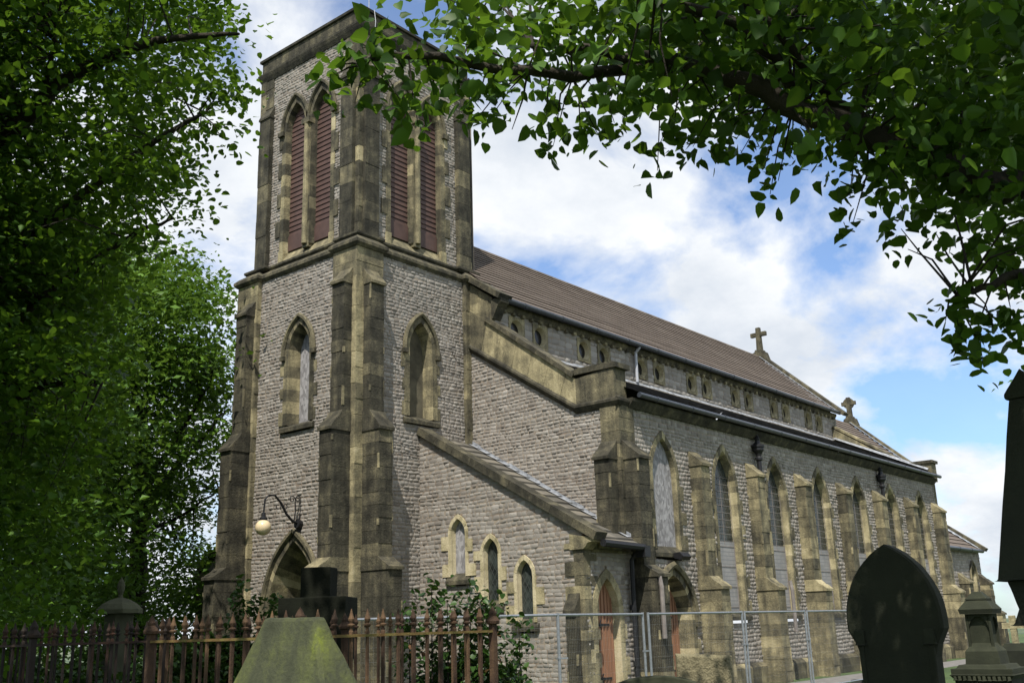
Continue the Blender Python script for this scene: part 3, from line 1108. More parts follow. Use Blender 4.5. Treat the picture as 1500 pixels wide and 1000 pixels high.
# nave end gables: west (beside the tower) and east
def gable_coping(x0, x1, pts, t, name, mat='sand', th=0.16, nseg=5):
    """slab along the polyline pts of (y, z) between x0 and x1"""
    m = MB()
    for (a, b) in zip(pts[:-1], pts[1:]):
        a = np.array(a, float); b = np.array(b, float)
        for i in range(nseg):
            p = a + (b - a) * i / nseg; q = a + (b - a) * (i + 1) / nseg
            d = (b - a) / np.linalg.norm(b - a); g = d * 0.004
            p = p + g; q = q - g
            nn = np.array([-d[1], d[0]])
            if nn[1] < 0:
                nn = -nn
            tt = t + random.uniform(-0.1, 0.1)
            P = [(p[0], p[1]), (q[0], q[1]), (q[0] + nn[0] * th, q[1] + nn[1] * th), (p[0] + nn[0] * th, p[1] + nn[1] * th)]
            A = [(x0, y, z) for y, z in P]; B = [(x1, y, z) for y, z in P]
            m.face(A, tt); m.face(B, tt)
            for j in range(4):
                m.face([A[j], A[(j + 1) % 4], B[(j + 1) % 4], B[j]], tt)
    return m.build(name, mat, church)


XW = 4.22     # west faces of nave gable and aisle end
FNW = Fr((XW, 0, 0), (0, -1, 0), (-1, 0, 0))     # u runs to the south
m = MB(FNW)
zc_ = 9.55
# ashlar of the gable foot
rows = 6
for i in range(rows):
    a = 9.4 + (11.35 - 9.4) * i / rows; b = 9.4 + (11.35 - 9.4) * (i + 1) / rows
    ue = min(0.98, 1.0) if b < 10.7 else max(0.1, 0.98 - (b - 10.62) / 0.92 - 0.05)
    u = -0.05
    while u < ue - 0.05:
        w = min(random.uniform(0.3, 0.55), ue - u)
        m.box(u + 0.003, u + w - 0.003, -0.3, 0.02, a + 0.003, b - 0.003, random.uniform(0.42, 0.62), 0.004)
        u += w
m.prism([(-0.05, 9.4), (0.97, 9.4), (0.97, 10.74), (0.02, 11.42), (-0.05, 11.42)], -0.3, 0.005, 'n', 0.45)
m.build('gable_foot', 'sand', church)
gable_coping(4.06, 4.62, [(-1.32, 10.62), (-0.0, 11.5)], 0.32, 'gable_coping', nseg=2)
m = MB(FNW)
m.prism([(0.98, 10.66), (1.34, 10.66), (1.34, 10.54), (1.2, 10.42), (1.12, 10.26), (1.02, 10.1), (0.98, 10.1)], -0.3, 0.06, 'n', 0.25)
m.build('kneeler', 'sand', church)
m = MB()
m.face([(4.7, -0.2, 11.55), (4.7, -1.2, 10.78), (4.85, -1.2, 10.80), (4.85, -0.2, 11.58)])
m.build('flashing', 'lead', church)
gable_coping(27.95, 28.45, [(-1.42, 10.52), (2.4, 14.0)], 0.3, 'gable_coping', nseg=7)
gable_coping(27.95, 28.45, [(6.22, 10.52), (2.4, 14.0)], 0.3, 'gable_coping', nseg=7)
m = MB()
m.face([(27.86, -1.2, 10.76), (27.95, -1.2, 10.78), (27.95, 2.35, 14.02), (27.86, 2.35, 14.0)])
m.build('flashing', 'lead', church)
m = MB()
m.face([(28.2, -0.98, 8), (28.2, 5.78, 8), (28.2, 5.78, 10.6), (28.2, 2.4, 13.9), (28.2, -0.98, 10.6)], 0.45)
m.face([(28.2, -0.98, 8), (27.9, -0.98, 8), (27.9, -0.98, 10.6), (28.2, -0.98, 10.6)], 0.45)
m.face([(4.3, 5.78, 0), (28.2, 5.78, 0), (28.2, 5.78, 10.6), (4.3, 5.78, 10.6)], 0.45)
m.build('gable_wall', 'rubble', church)

# crosses
def cross_part(x, y, z, h, ring_):
    m = MB(Fr((x, y, z), (0, 1, 0), (-1, 0, 0)))
    th = 0.12
    # saddle stone base
    m.prism([(-0.42, -0.18), (0.42, -0.18), (0.30, 0.22), (0.2, 0.26), (0.16, 0.36), (-0.16, 0.36), (-0.2, 0.26), (-0.30, 0.22)], -0.22, 0.22, 'n', 0.28)
    m.frustum(0, 0, 0.36, h, 0.13, 0.11, 0.10, 0.09, 0.32)
    ac = h - 0.34
    m.box(-0.40, 0.40, -0.085, 0.085, ac - 0.1, ac + 0.1, 0.32)
    if ring_:
        k = 18
        for i in range(k):
            a, b = 2 * math.pi * i / k, 2 * math.pi * (i + 1) / k
            m.prism([(0.31 * math.cos(a), ac + 0.31 * math.sin(a)), (0.31 * math.cos(b), ac + 0.31 * math.sin(b)), (0.2 * math.cos(b), ac + 0.2 * math.sin(b)), (0.2 * math.cos(a), ac + 0.2 * math.sin(a))], -0.06, 0.06, 'n', 0.32)
    return m.build('gable_cross', 'sand', church)
cross_part(28.2, 2.4, 14.0, 1.5, False)

# ---- aisle
YA = -5.0
FA = Fr((0, YA, 0), (1, 0, 0), (0, -1, 0))
AX0, AX1 = XW, 27.75
a_masks = []
for i in range(7):
    c = 6.2 + 3.27 * i
    if i == 0:
        p, k = lancet(FA, church, c, 0.58, 3.5, 5.35, 6.38, 0.15, 0.12, 0.96, hood=False, glazing='board', gname='boarding', tint=sand_warm, quoin=0.16, n=8)
        p['label'] = 'lancet window boarded over with grey board'
    else:
        p, k = lancet(FA, church, c, 0.62, 1.9, 5.25, 6.40, 0.15, 0.20, 0.9, hood=False, tint=sand_warm, quoin=0.15, n=8)
        # sheeted lower half with its bars
        g = MB(FA)
        zt = 3.85
        g.box(c - 0.57, c + 0.57, -0.16, -0.15, 1.95, zt, 0.5)
        g.build('cover_sheet', 'sheet', p)
        b = MB(FA)
        for zz in (2.05, 2.6, 3.15, 3.7):
            b.box(c - 0.56, c + 0.56, -0.15, -0.14, zz, zz + 0.02, 0.5)
        for uu in (-0.53, 0.53):
            b.box(c + uu - 0.01, c + uu + 0.01, -0.15, -0.132, 1.95, 3.72, 0.5)
        # guard wires over the upper glass
        for uu in (-0.53, 0.53, 0.0):
            b.box(c + uu - 0.006, c + uu + 0.006, -0.15, -0.142, 3.7, 5.75, 0.5)
        zz = zt
        while zz < 5.75:
            b.box(c - 0.53, c + 0.53, -0.152, -0.146, zz, zz + 0.012, 0.5)
            zz += 0.2
        b.build('guard_bars', 'stub', p)
    a_masks.append(k)
# side door under the first window
sd_part, sd_mask = lancet(FA, church, 6.28, 0.80, 0.0, 1.75, 2.86, 0.2, 0.36, 0.9, hood=True, sill=False, glazing='wood', gname='door', name='side_doorway', hood_r=0.09, tint=sand_t, quoin=0.12, n=9)
a_masks.append(sd_mask)
stone_wall('aisle_wall', FA, church, AX0, AX1, 0.55, 7.0, a_masks, hmin=0.014, hmax=0.036, course=0.106, tb=0.52)
# planks and hinges on the door
def door_planks(F, part, c, w, z1, d, hinges=True):
    m = MB(F)
    u = c - w
    while u < c + w - 0.01:
        # a narrow rib covers each joint
        m.box(u - 0.012, u + 0.012, -d + 0.012, -d + 0.035, 0.02, z1 - abs(u - c) * 0.9, random.uniform(0.3, 0.7))
        u += 0.13
    m.build('door_rib', 'wood', part)
    if hinges:
        h = MB(F)
        for z in (0.5, z1 - 0.95):
            h.box(c - w, c + w * 0.55, -d + 0.03, -d + 0.045, z, z + 0.05)
            for s_ in (-1, 1):
                h.tube([F(c - w + 0.25, -d + 0.045, z + 0.025), F(c - w + 0.33, -d + 0.045, z + 0.025 + s_ * 0.11)], 0.013, 5)
        h.build('hinge', 'iron', part)
door_planks(FA, sd_part, 6.28, 0.7, 2.75, 0.36)

# plinth, broken by the door
for (xa, xb) in ((AX0 - 0.3, 5.3), (7.25, AX1 + 0.4)):
    m = MB(FA)
    x = xa
    while x < xb - 0.05:
        w = min(random.uniform(0.45, 0.9), xb - x)
        m.prism([(-0.05, 0.0), (0.16, 0.0), (0.16, 0.44 + random.uniform(-0.02, 0.02)), (0.03, 0.56), (-0.05, 0.56)], x + 0.003, x + w - 0.003, 'u', random.uniform(0.2, 0.6))
        x += w
    m.build('plinth', 'sand', church)
m = MB(FA)
for c in (12.0, 15.4, 18.6, 21.9):
    m.box(c - 0.12, c + 0.12, 0.1, 0.168, 0.12, 0.38)
m.build('air_brick', 'brickred', church)

# aisle buttresses
for i in range(7):
    c = 7.78 + 3.28 * i
    w = 0.235
    if i == 6:
        w = 0.3
    buttress(FA, church, c - w, c + w, [(0.0, 2.5, 0.66), (2.85, 5.75, 0.36)], tint=sand_warm, topn=0.0, toph=0.45, ch=0.33)
# broken stubs of rainwater pipes on two buttresses
for c in (4.35, 11.35):
    m = MB(FA)
    m.tube([FA(c, 0.82, 2.75), FA(c, 0.86, 2.5), FA(c, 0.86, 1.35)], 0.055, 8)
    m.build('pipe_stub', 'stub', church)
# hoppers
for c in (11.45, 21.4):
    m = MB()
    y = YA - 0.17
    m.lathe((c, y, 6.1), [(0.07, -0.3), (0.07, 0.18), (0.11, 0.22), (0.11, 0.28), (0.08, 0.32), (0.10, 0.4), (0.17, 0.5), (0.17, 0.58), (0.2, 0.6), (0.2, 0.66), (0.1, 0.7), (0.07, 0.8), (0.09, 0.86), (0.03, 0.95), (0.02, 1.12), (0.0, 1.14)], 10)
    m.tube([(c, y, 6.2), (c + 0.0, y, 5.4), (c + 0.12, y, 5.0), (c + 0.12, y, 0.4)], 0.06, 8)
    m.build('rainwater_hopper', 'iron', church)
# roof, gutter, flashing
roof('aisle_roof', 'slate', 4.6, AX1 - 0.1, -5.28, 7.36, -0.98, 9.36, 17, 0.28, 0.02)
gutter('gutter', 4.75, AX1 + 0.1, -5.33, 7.27, 0.07)
m = MB()
m.prism([(-0.02, 6.92), (0.08, 6.92), (0.2, 7.1), (0.2, 7.2), (-0.02, 7.2)], 4.6, AX1, 'u', 0.3)
m.F = FA
m2 = MB(FA)
m2.prism([(-0.02, 6.96), (0.08, 6.96), (0.22, 7.12), (0.22, 7.2), (-0.02, 7.2)], 4.6, AX1, 'u', 0.2)
m2.build('corbel_course', 'sand', church)
m = MB()
x = 4.6
while x < 28:
    w = 1.1
    j = random.uniform(-0.02, 0.02)
    m.face([(x, -1.03, 9.45 + j), (x + w, -1.03, 9.45 + j), (x + w, -1.10, 9.35 + j * 0.5), (x, -1.10, 9.35 + j * 0.5)])
    x += w
m.build('flashing', 'lead', church)

# ---- aisle west end
def rake_top(u):     # lower edge of the parapet band at distance u south of the tower
    return 9.5 - 0.645 * u if u < 3.78 else 7.06
FAW = Fr((XW, 0, 0), (0, -1, 0), (-1, 0, 0))
def hi_aw(z):
    return 5.0 if z < 7.06 else max(0.02, (9.5 - z) / 0.645)
stone_wall('aisle_wall', FAW, church, 0.0, hi_aw, 0.5, 9.5, [], course=0.096, tb=0.52)
# raking parapet of ashlar with mouldings top and bottom
m = MB(FAW)
k = 7
for i in range(k):
    ua, ub = 3.78 * i / k, 3.78 * (i + 1) / k
    zb0, zb1 = rake_top(ua), 9.5 - 0.645 * ub
    zt0, zt1 = 10.62 - 0.73 * ua, 10.62 - 0.73 * ub
    sk = 0.25
    m.prism([(ua + 0.004, zb0), (ub - 0.004, zb1), (ub - 0.004 + (sk if i < k - 1 else 0), zt1 - (0.73 * sk if i < k - 1 else 0)), (ua + 0.004 + (sk if i else 0), zt0 - (0.73 * sk if i else 0))], -0.3, 0.05 + random.uniform(-0.006, 0.006), 'n', random.choice([0.35, 0.55, 0.62, 0.66, 0.5]))
m.prism([(3.785, 7.08), (4.98, 7.08), (4.98, 7.98), (3.785, 7.85)], -0.48, 0.06, 'n', 0.36)
m.build('raking_parapet', 'sand', church)
m = MB(FAW)
def sweep(m, pts, prof, t):
    """profile (n, dz) swept along (u, z)"""
    for (a, b) in zip(pts[:-1], pts[1:]):
        for (p, q) in zip(prof[:-1], prof[1:]):
            m.lface([(a[0], p[0], a[1] + p[1]), (b[0], p[0], b[1] + p[1]), (b[0], q[0], b[1] + q[1]), (a[0], q[0], a[1] + q[1])], t)
sweep(m, [(0.0, 9.5), (3.75, 7.08), (5.14, 7.08)], [(0.0, -0.14), (0.05, -0.12), (0.13, 0.0), (0.13, 0.06), (0.02, 0.14)], 0.2)
m.build('string_course', 'sand', church)
m = MB(FA)
sweep(m, [(XW - 0.13, 7.08), (4.86, 7.08)], [(0.0, -0.14), (0.05, -0.12), (0.14, 0.0), (0.14, 0.06), (0.02, 0.14)], 0.15)
m.build('string_course', 'sand', church)
gable_coping(XW - 0.12, XW + 0.42, [(-0.72, 10.1), (-3.72, 7.9)], 0.3, 'parapet_coping', th=0.12, nseg=5)
m = MB(FAW)
m.box(3.66, 5.08, -0.56, 0.1, 7.95, 8.08, 0.25)
m.prism([(3.7, 8.08), (5.02, 8.08), (4.95, 8.13), (3.75, 8.13)], -0.5, 0.04, 'n', 0.25)
m.build('parapet_coping', 'sand', church)
# corner quoins of the aisle and paired buttresses
m = MB(FA)
blocks(m, XW - 0.06, XW + 0.62, -0.5, 0.06, 0, 7.0, sand_t, 0.34)
m.build('corner_quoins', 'sand', church)
BA = [(0.0, 2.7, 0.72), (2.95, 3.35, 0.55), (3.6, 5.6, 0.42)]
buttress(FA, church, 4.26, 4.76, [(0.0, 2.75, 0.80), (3.05, 5.6, 0.48)], topn=0.05, toph=0.5)
buttress(FAW, church, 4.5, 4.94, [(0.0, 2.75, 0.7), (3.05, 5.6, 0.42)], topn=0.05, toph=0.5)

# ---- aisle east end (seen from behind, above the roof)
gable_coping(27.6, 28.1, [(-0.98, 9.95), (-4.15, 7.8)], 0.5, 'parapet_coping', th=0.13, nseg=5)
m = MB()
m.face([(27.6, -1.0, 9.3), (27.6, -4.2, 7.6), (27.6, -4.2, 7.85), (27.6, -1.0, 9.98)], 0.5)
m.face([(28.1, -1.0, 0), (28.1, -5.0, 0), (28.1, -5.0, 7.2), (28.1, -4.2, 7.8), (28.1, -1.0, 9.98)], 0.5)
m.face([(27.7, -5.0, 0), (28.1, -5.0, 0), (28.1, -5.0, 7.1), (27.7, -5.0, 7.1)], 0.4)
m.build('aisle_end_wall', 'sand', church)
m = MB()
m.face([(27.3, -1.1, 9.42), (27.6, -1.1, 9.5), (27.6, -5.0, 7.68), (27.4, -5.0, 7.56)])
m.build('flashing', 'lead', church)
m = MB()
m.F = Fr((0, 0, 0), (1, 0, 0), (0, -1, 0))
m.box(27.55, 28.15, 4.15, 5.12, 7.1, 7.86, 0.42)
m.box(27.48, 28.22, 4.1, 5.2, 7.86, 7.98, 0.2)
m.build('parapet_block', 'sand', church)

# ---- chancel
CX1 = 38.8
CRZ = 12.05
CE = (-0.75, 9.2)
roof('chancel_roof', 'tile', 28.2, CX1 - 0.2, CE[0], CE[1], 2.4, CRZ, 13, 3.1, 0.05, tsp=0.03)
gable_coping(CX1 - 0.25, CX1 + 0.2, [(CE[0] - 0.2, CE[1] - 0.12), (2.4, CRZ + 0.05)], 0.35, 'gable_coping', nseg=6)
m = MB()
m.face([(28.2, 2.4, CRZ), (CX1, 2.4, CRZ), (CX1, 5.55, CE[1]), (28.2, 5.55, CE[1])], 0.5)
m.build('chancel_roof', 'tile', church)
m = MB()
m.face([(28.1, -0.5, 0), (CX1, -0.5, 0), (CX1, -0.5, 9.2), (28.1, -0.5, 9.2)], 0.5)
m.face([(CX1, -0.5, 0), (CX1, 5.3, 0), (CX1, 5.3, 9.2), (CX1, 2.4, CRZ), (CX1, -0.5, 9.2)], 0.5)
m.build('chancel_wall', 'rubble', church)
m = MB()
m.face([(CX1 - 0.42, CE[0], CE[1] + 0.1), (CX1 - 0.25, CE[0], CE[1] + 0.12), (CX1 - 0.25, 2.35, CRZ + 0.12), (CX1 - 0.42, 2.35, CRZ + 0.1)])
m.build('flashing', 'lead', church)
cross_part(CX1 - 0.02, 2.4, CRZ + 0.1, 1.45, True)

# ---- vestry, low block beyond the aisle
VX1 = 36.4
VY = -4.0
FV = Fr((0, VY, 0), (1, 0, 0), (0, -1, 0))
v_masks = []
for c in (31.2, 35.0):
    p, k = lancet(FV, church, c, 0.3, 1.9 if c < 33 else 2.6, 3.3, 3.85, 0.18, 0.25, 0.75, hood=True, tint=sand_t, quoin=0.12)
    v_masks.append(k)
stone_wall('vestry_wall', FV, church, 28.1, VX1, 0.0, 4.6, v_masks, course=0.13, smin=0.18, smax=0.36)
roof('vestry_roof', 'tile', 28.1, VX1 - 0.1, VY - 0.15, 4.62, -0.5, 7.3, 12, 3.1, 0.05, tsp=0.03)
gable_coping(VX1 - 0.25, VX1 + 0.15, [(VY - 0.35, 4.55), (-0.5, 7.4)], 0.3, 'gable_coping', nseg=5)
gutter('gutter', 28.2, VX1 - 0.2, VY - 0.25, 4.56, 0.09)
m = MB()
m.face([(VX1 - 0.55, VY - 0.1, 4.74), (VX1 - 0.25, VY - 0.1, 4.76), (VX1 - 0.25, -0.6, 7.5), (VX1 - 0.55, -0.6, 7.45)])
m.build('flashing', 'lead', church)
m = MB()
m.face([(VX1, VY, 0), (VX1, -0.5, 0), (VX1, -0.5, 7.3), (VX1, VY, 4.7)], 0.5)
m.build('vestry_wall', 'rubble', church)
for c in (29.6, 33.0, 36.1):
    buttress(FV, church, c - 0.28, c + 0.28, [(0.0, 1.6, 0.8), (1.95, 3.0, 0.45)], tint=sand_t, toph=0.5)

# ---- stair annex against the tower's south side
XA = 2.24
YS = -5.15
FX = Fr((XA, 0, 0), (0, -1, 0), (-1, 0, 0))
x_masks = []
for (c, zs, za, z0, kind) in ((1.36, 4.0, 4.36, 2.95, 'board'), (2.42, 3.42, 3.80, 2.25, 'glass'), (3.46, 2.84, 3.22, 1.8, 'glass')):
    p, k = lancet(FX, church, c, 0.24, z0, zs, za, 0.09, 0.13, 0.88, hood=False, glazing=kind, gname='boarding' if kind == 'board' else 'glass', tint=lambda: random.uniform(0.68, 1.0), quoin=0.2, n=6)
    x_masks.append(k)
def hi_x(z):
    return -YS if z < 3.7 else max(0.02, (6.76 - z) / 0.583)
stone_wall('annex_wall', FX, church, 0.0, hi_x, 0.0, 6.84, x_masks, course=0.102, smin=0.1, smax=0.26, hmin=0.005, hmax=0.02, tb=0.5)
FXS = Fr((0, YS, 0), (1, 0, 0), (0, -1, 0))
ad_part, ad_mask = lancet(FXS, church, 3.10, 0.44, 0.0, 1.95, 2.72, 0.18, 0.17, 0.97, hood=False, sill=False, glazing='wood', gname='door', name='annex_doorway', tint=lambda: random.uniform(0.42, 0.75), quoin=0.12, n=7)
stone_wall('annex_wall', FXS, church, XA, 4.22, 0.0, 3.5, [ad_mask], course=0.105, smin=0.1, smax=0.25, hmin=0.01, hmax=0.035, tb=0.45)
door_planks(FXS, ad_part, 3.10, 0.42, 2.62, 0.17)
m = MB(FXS)
z = 0.0
i = 0
while z < 3.45:
    h = random.uniform(0.2, 0.34)
    a, b = ((0.5, 0.24) if i % 2 else (0.24, 0.5))
    m.box(XA - 0.03, XA + a, -b, 0.03, z + 0.003, min(z + h, 3.5) - 0.003, random.uniform(0.3, 0.7), 0.006)
    z += h; i += 1
m.build('corner_quoins', 'sand', church)
buttress(FX, church, 4.74, 5.02, [(0.0, 1.95, 0.2)], tint=sand_dark, toph=0.5, topn=0.0)
# corbelled kneeler, eave mould
m = MB(FXS)
m.prism([(-0.3, 3.35), (0.08, 3.35), (0.16, 3.42), (0.2, 3.48), (0.36, 3.5), (0.36, 3.58), (-0.3, 3.7)], XA - 0.08, XA + 0.3, 'u', 0.55)
m.prism([(0.0, 3.3), (0.06, 3.3), (0.06, 3.36), (0.0, 3.36)], XA + 0.3, 4.2, 'u', 0.4)
for c in (2.9, 3.4, 3.9):
    m.box(c - 0.06, c + 0.06, 0, 0.12, 3.4, 3.52, 0.6)
m.build('kneeler', 'sand', church)
gable_coping(XA - 0.12, XA + 0.33, [(0.0, 6.70), (-5.55, 3.53)], 0.18, 'verge_coping', mat='sand', th=0.19, nseg=9)
# stone slab roof behind the verge
m = MB()
rows = 16
for r in range(rows):
    ya, yb = -5.6 + 5.6 * r / rows, -5.6 + 5.6 * (r + 1) / rows + 0.03
    za, zb = 3.38 + 0.583 * (ya + 5.6), 3.38 + 0.583 * (yb + 5.6)
    x = XA + 0.33
    while x < 4.2:
        w = random.uniform(0.4, 0.6)
        xb = min(x + w, 4.2)
        t = random.uniform(0.3, 0.8)
        m.face([(x, ya, za + 0.075), (xb, ya, za + 0.075), (xb, yb, zb + 0.02), (x, yb, zb + 0.02)], t)
        m.face([(x, ya, za + 0.075), (xb, ya, za + 0.075), (xb, ya, za), (x, ya, za)], t * 0.5)
        x = xb
m.build('annex_roof', 'slab', church)
m = MB()
y = -0.1
while y > -4.9:
    z = 3.38 + 0.583 * (y + 5.6)
    j = random.uniform(0.12, 0.18)
    m.face([(4.19, y, z + j), (4.19, y - 0.34, z - 0.195 + j), (4.19, y - 0.34, z - 0.195), (4.19, y, z)])
    m.face([(4.19, y, z + 0.06), (4.19, y - 0.34, z - 0.195 + 0.09), (4.02, y - 0.34, z - 0.195 + 0.085), (4.02, y, z + 0.07)])
    y -= 0.34
m.build('flashing', 'lead', church)
m = MB()
m.tube([(XA + 0.1, -5.66, 3.46), (4.0, -5.66, 3.42)], 0.085, 8)
m.box(3.92, 4.16, 5.48, 5.74, 3.2, 3.46)
m.tube([(4.02, -5.55, 3.4), (4.0, -5.3, 3.15), (4.0, -5.27, 0.1)], 0.058, 8)
for z in (2.0, 0.75):
    m.tube([(4.0, -5.27, z), (4.0, -5.27, z + 0.12)], 0.08, 8)
m.build('downpipe', 'iron', church)

# ---- the matching annex on the north side, of which only the verge shows
m = MB()
m.face([(XA, T, 0), (XA, 9.5, 0), (XA, 9.5, 3.7), (XA, T, 6.6)], 0.45)
m.face([(XA, 9.5, 0), (4.3, 9.5, 0), (4.3, 9.5, 3.7), (XA, 9.5, 3.7)], 0.45)
m.build('annex_wall', 'rubble', church)
gable_coping(XA - 0.15, 4.3, [(9.75, 3.56), (4.9, 6.8)], 0.2, 'verge_coping', th=0.14, nseg=8)
FXN = Fr((XA, 9.5, 0), (0, 1, 0), (-1, 0, 0))
m = MB(FXN)
m.prism([(-0.45, 0), (0.3, 0), (0.3, 1.6), (0.02, 2.0), (0.02, 3.2), (0.14, 3.6), (-0.3, 3.62), (-0.45, 2.0)], -0.2, 0.25, 'n', 0.35)
m.build('buttress', 'sand', church)

# ================================================================ LAMPS
lamp = thing('wall_lamp', 'cream globe lamp hanging from a black scrolled iron bracket above the tower door', 'lamp', (0, 2.05, 4.3))
m = MB()
yb, zb = 2.05, 4.40
def sp(cx, cz, r0, r1, a0, a1, k=16):
    return [(cx + (r0 + (r1 - r0) * i / k) * math.cos(a0 + (a1 - a0) * i / k), yb, cz + (r0 + (r1 - r0) * i / k) * math.sin(a0 + (a1 - a0) * i / k)) for i in range(k + 1)]
m.tube([(0.0, yb, zb - 0.02), (-0.12, yb, zb)], 0.12, 10)
m.tube([(0.0, yb, zb - 0.3), (-0.03, yb, zb - 0.3), (-0.05, yb, zb)], 0.05, 8)
m.tube([(-0.05, yb, zb), (-0.25, yb, zb + 0.05), (-0.45, yb, zb + 0.22), (-0.62, yb, zb + 0.48), (-0.82, yb, zb + 0.66), (-1.0, yb, zb + 0.66), (-1.12, yb, zb + 0.55), (-1.15, yb, zb + 0.2)], [0.035, 0.034, 0.032, 0.03, 0.026, 0.024, 0.022, 0.022], 8)
m.tube(sp(-0.10, zb + 0.62, 0.10, 0.03, -0.4, 7.5), 0.013, 6)
m.tube([(-0.05, yb, zb + 0.1), (-0.0, yb, zb + 0.35), (-0.005, yb, zb + 0.58)], 0.016, 6)
m.tube(sp(-0.28, zb + 0.60, 0.10, 0.03, -0.4, 7.5), 0.013, 6)
m.tube([(-0.2, yb, zb + 0.06), (-0.17, yb, zb + 0.3), (-0.185, yb, zb + 0.56)], 0.016, 6)
m.tube(sp(-0.50, zb + 0.42, 0.09, 0.025, 3.4, 10.0), 0.012, 6)
m.tube(sp(-0.72, zb + 0.40, 0.10, 0.025, 1.0, -5.5), 0.012, 6)
m.lathe((-1.15, yb, zb - 0.09), [(0.0, 0.32), (0.05, 0.3), (0.06, 0.2), (0.1, 0.17), (0.1, 0.12), (0.0, 0.12)], 10)
m.build('bracket', 'iron', lamp)
m = MB()
prof = [(0.195 * math.sin(math.pi * i / 16), -0.195 * math.cos(math.pi * i / 16)) for i in range(17)]
m.lathe((-1.15, yb, zb - 0.15), prof, 24)
m.build('globe', 'cream', lamp, smooth=True)

fl = thing('floodlight', 'small black floodlight over the arched side door of the aisle', 'floodlight', (6.5, -5.1, 3.4))
m = MB(FA)
m.prism([(0.1, 3.28), (0.30, 3.22), (0.38, 3.31), (0.28, 3.42), (0.1, 3.40)], 6.25, 6.68, 'u')
m.build('housing', 'iron', fl)
m = MB(FA)
m.tube([FA(6.45, -0.02, 3.3), FA(6.45, 0.12, 3.34)], 0.04, 8)
m.build('mount', 'iron', fl)

# ================================================================ SITE FENCE
FP = [np.array([-8.0, -7.1]), np.array([-3.3, -8.6]), np.array([-0.27, -8.25]), np.array([0.02, -8.15]), np.array([3.5, -8.35]), np.array([3.62, -8.3]), np.array([7.05, -8.25]), np.array([7.2, -8.2]), np.array([10.65, -8.1])]
PAN = [((-7.1, -7.9), (-3.75, -8.95), 'leftmost galvanised mesh fence panel, ending behind the holly bush'),
       ((-3.62, -8.85), (-0.45, -8.38), 'galvanised mesh fence panel in front of the annex door'),
       ((-0.22, -8.35), (3.30, -8.42), 'galvanised mesh fence panel in front of the arched side door'),
       ((3.42, -8.42), (6.85, -8.20), 'galvanised mesh fence panel in front of the first three sheeted windows'),
       ((6.98, -8.20), (10.4, -8.05), 'galvanised mesh fence panel partly hidden by the black pointed headstone')]
for (a, b, lab) in PAN:
    a = np.array(a); b = np.array(b)
    f = thing('fence_panel', lab, 'fence panel', (a[0], a[1], 0), 'temporary mesh fence panels along the church')
    z0, z1 = 0.02, 1.86
    P = lambda t, z: (a[0] + (b[0] - a[0]) * t, a[1] + (b[1] - a[1]) * t, z)
    for t in (0, 1):
        m = MB(); m.tube([P(t, 0.0), P(t, z1 + 0.03)], 0.024, 8); m.build('post', 'galv', f)
    for z in (z1, z0 + 0.12):
        m = MB(); m.tube([P(0, z), P(1, z)], 0.021, 8); m.build('rail', 'galv', f)
    m = MB()
    k = 56
    for i in range(1, k):
        m.tube([P(i / k, z0 + 0.12), P(i / k, z1)], 0.0008, 3, cap=False)
    for i in range(1, 9):
        zz = z0 + 0.12 + (z1 - z0 - 0.12) * i / 9
        m.tube([P(0, zz), P(1, zz)], 0.0008, 3, cap=False)
    m.build('wire_mesh', 'galv', f)
    m = MB()
    d = (b - a) / np.linalg.norm(b - a)
    nn = np.array([-d[1], d[0]])
    m.F = Fr((b[0], b[1], 0), (d[0], d[1], 0), (nn[0], nn[1], 0))
    m.box(-0.12, 0.24, -0.32, 0.32, 0.0, 0.13)
    m.build('foot_block', plain('block_rubber', (0.05, 0.05, 0.05), 0.9), f)
    m = MB()
    m.F = Fr((b[0], b[1], 0), (d[0], d[1], 0), (nn[0], nn[1], 0))
    m.box(-0.03, 0.15, -0.026, 0.026, 1.2, 1.225)
    m.build('clamp', 'galv', f)

# ================================================================ RAILED GRAVES
def picket(m, p, z0, z1, th=0.0095):
    x, y = p
    m.F = Fr((x, y, 0))
    m.box(-th, th, -th, th, z0, z1, random.uniform(0.2, 0.8))
    m.lathe((x, y, z1), [(0.011, -0.05), (0.017, -0.045), (0.017, -0.02), (0.010, -0.015), (0.010, 0.012), (0.026, 0.016), (0.029, 0.026), (0.011, 0.034), (0.020, 0.052), (0.024, 0.064), (0.014, 0.088), (0.003, 0.132), (0.0, 0.134)], 8, random.uniform(0.3, 0.9))


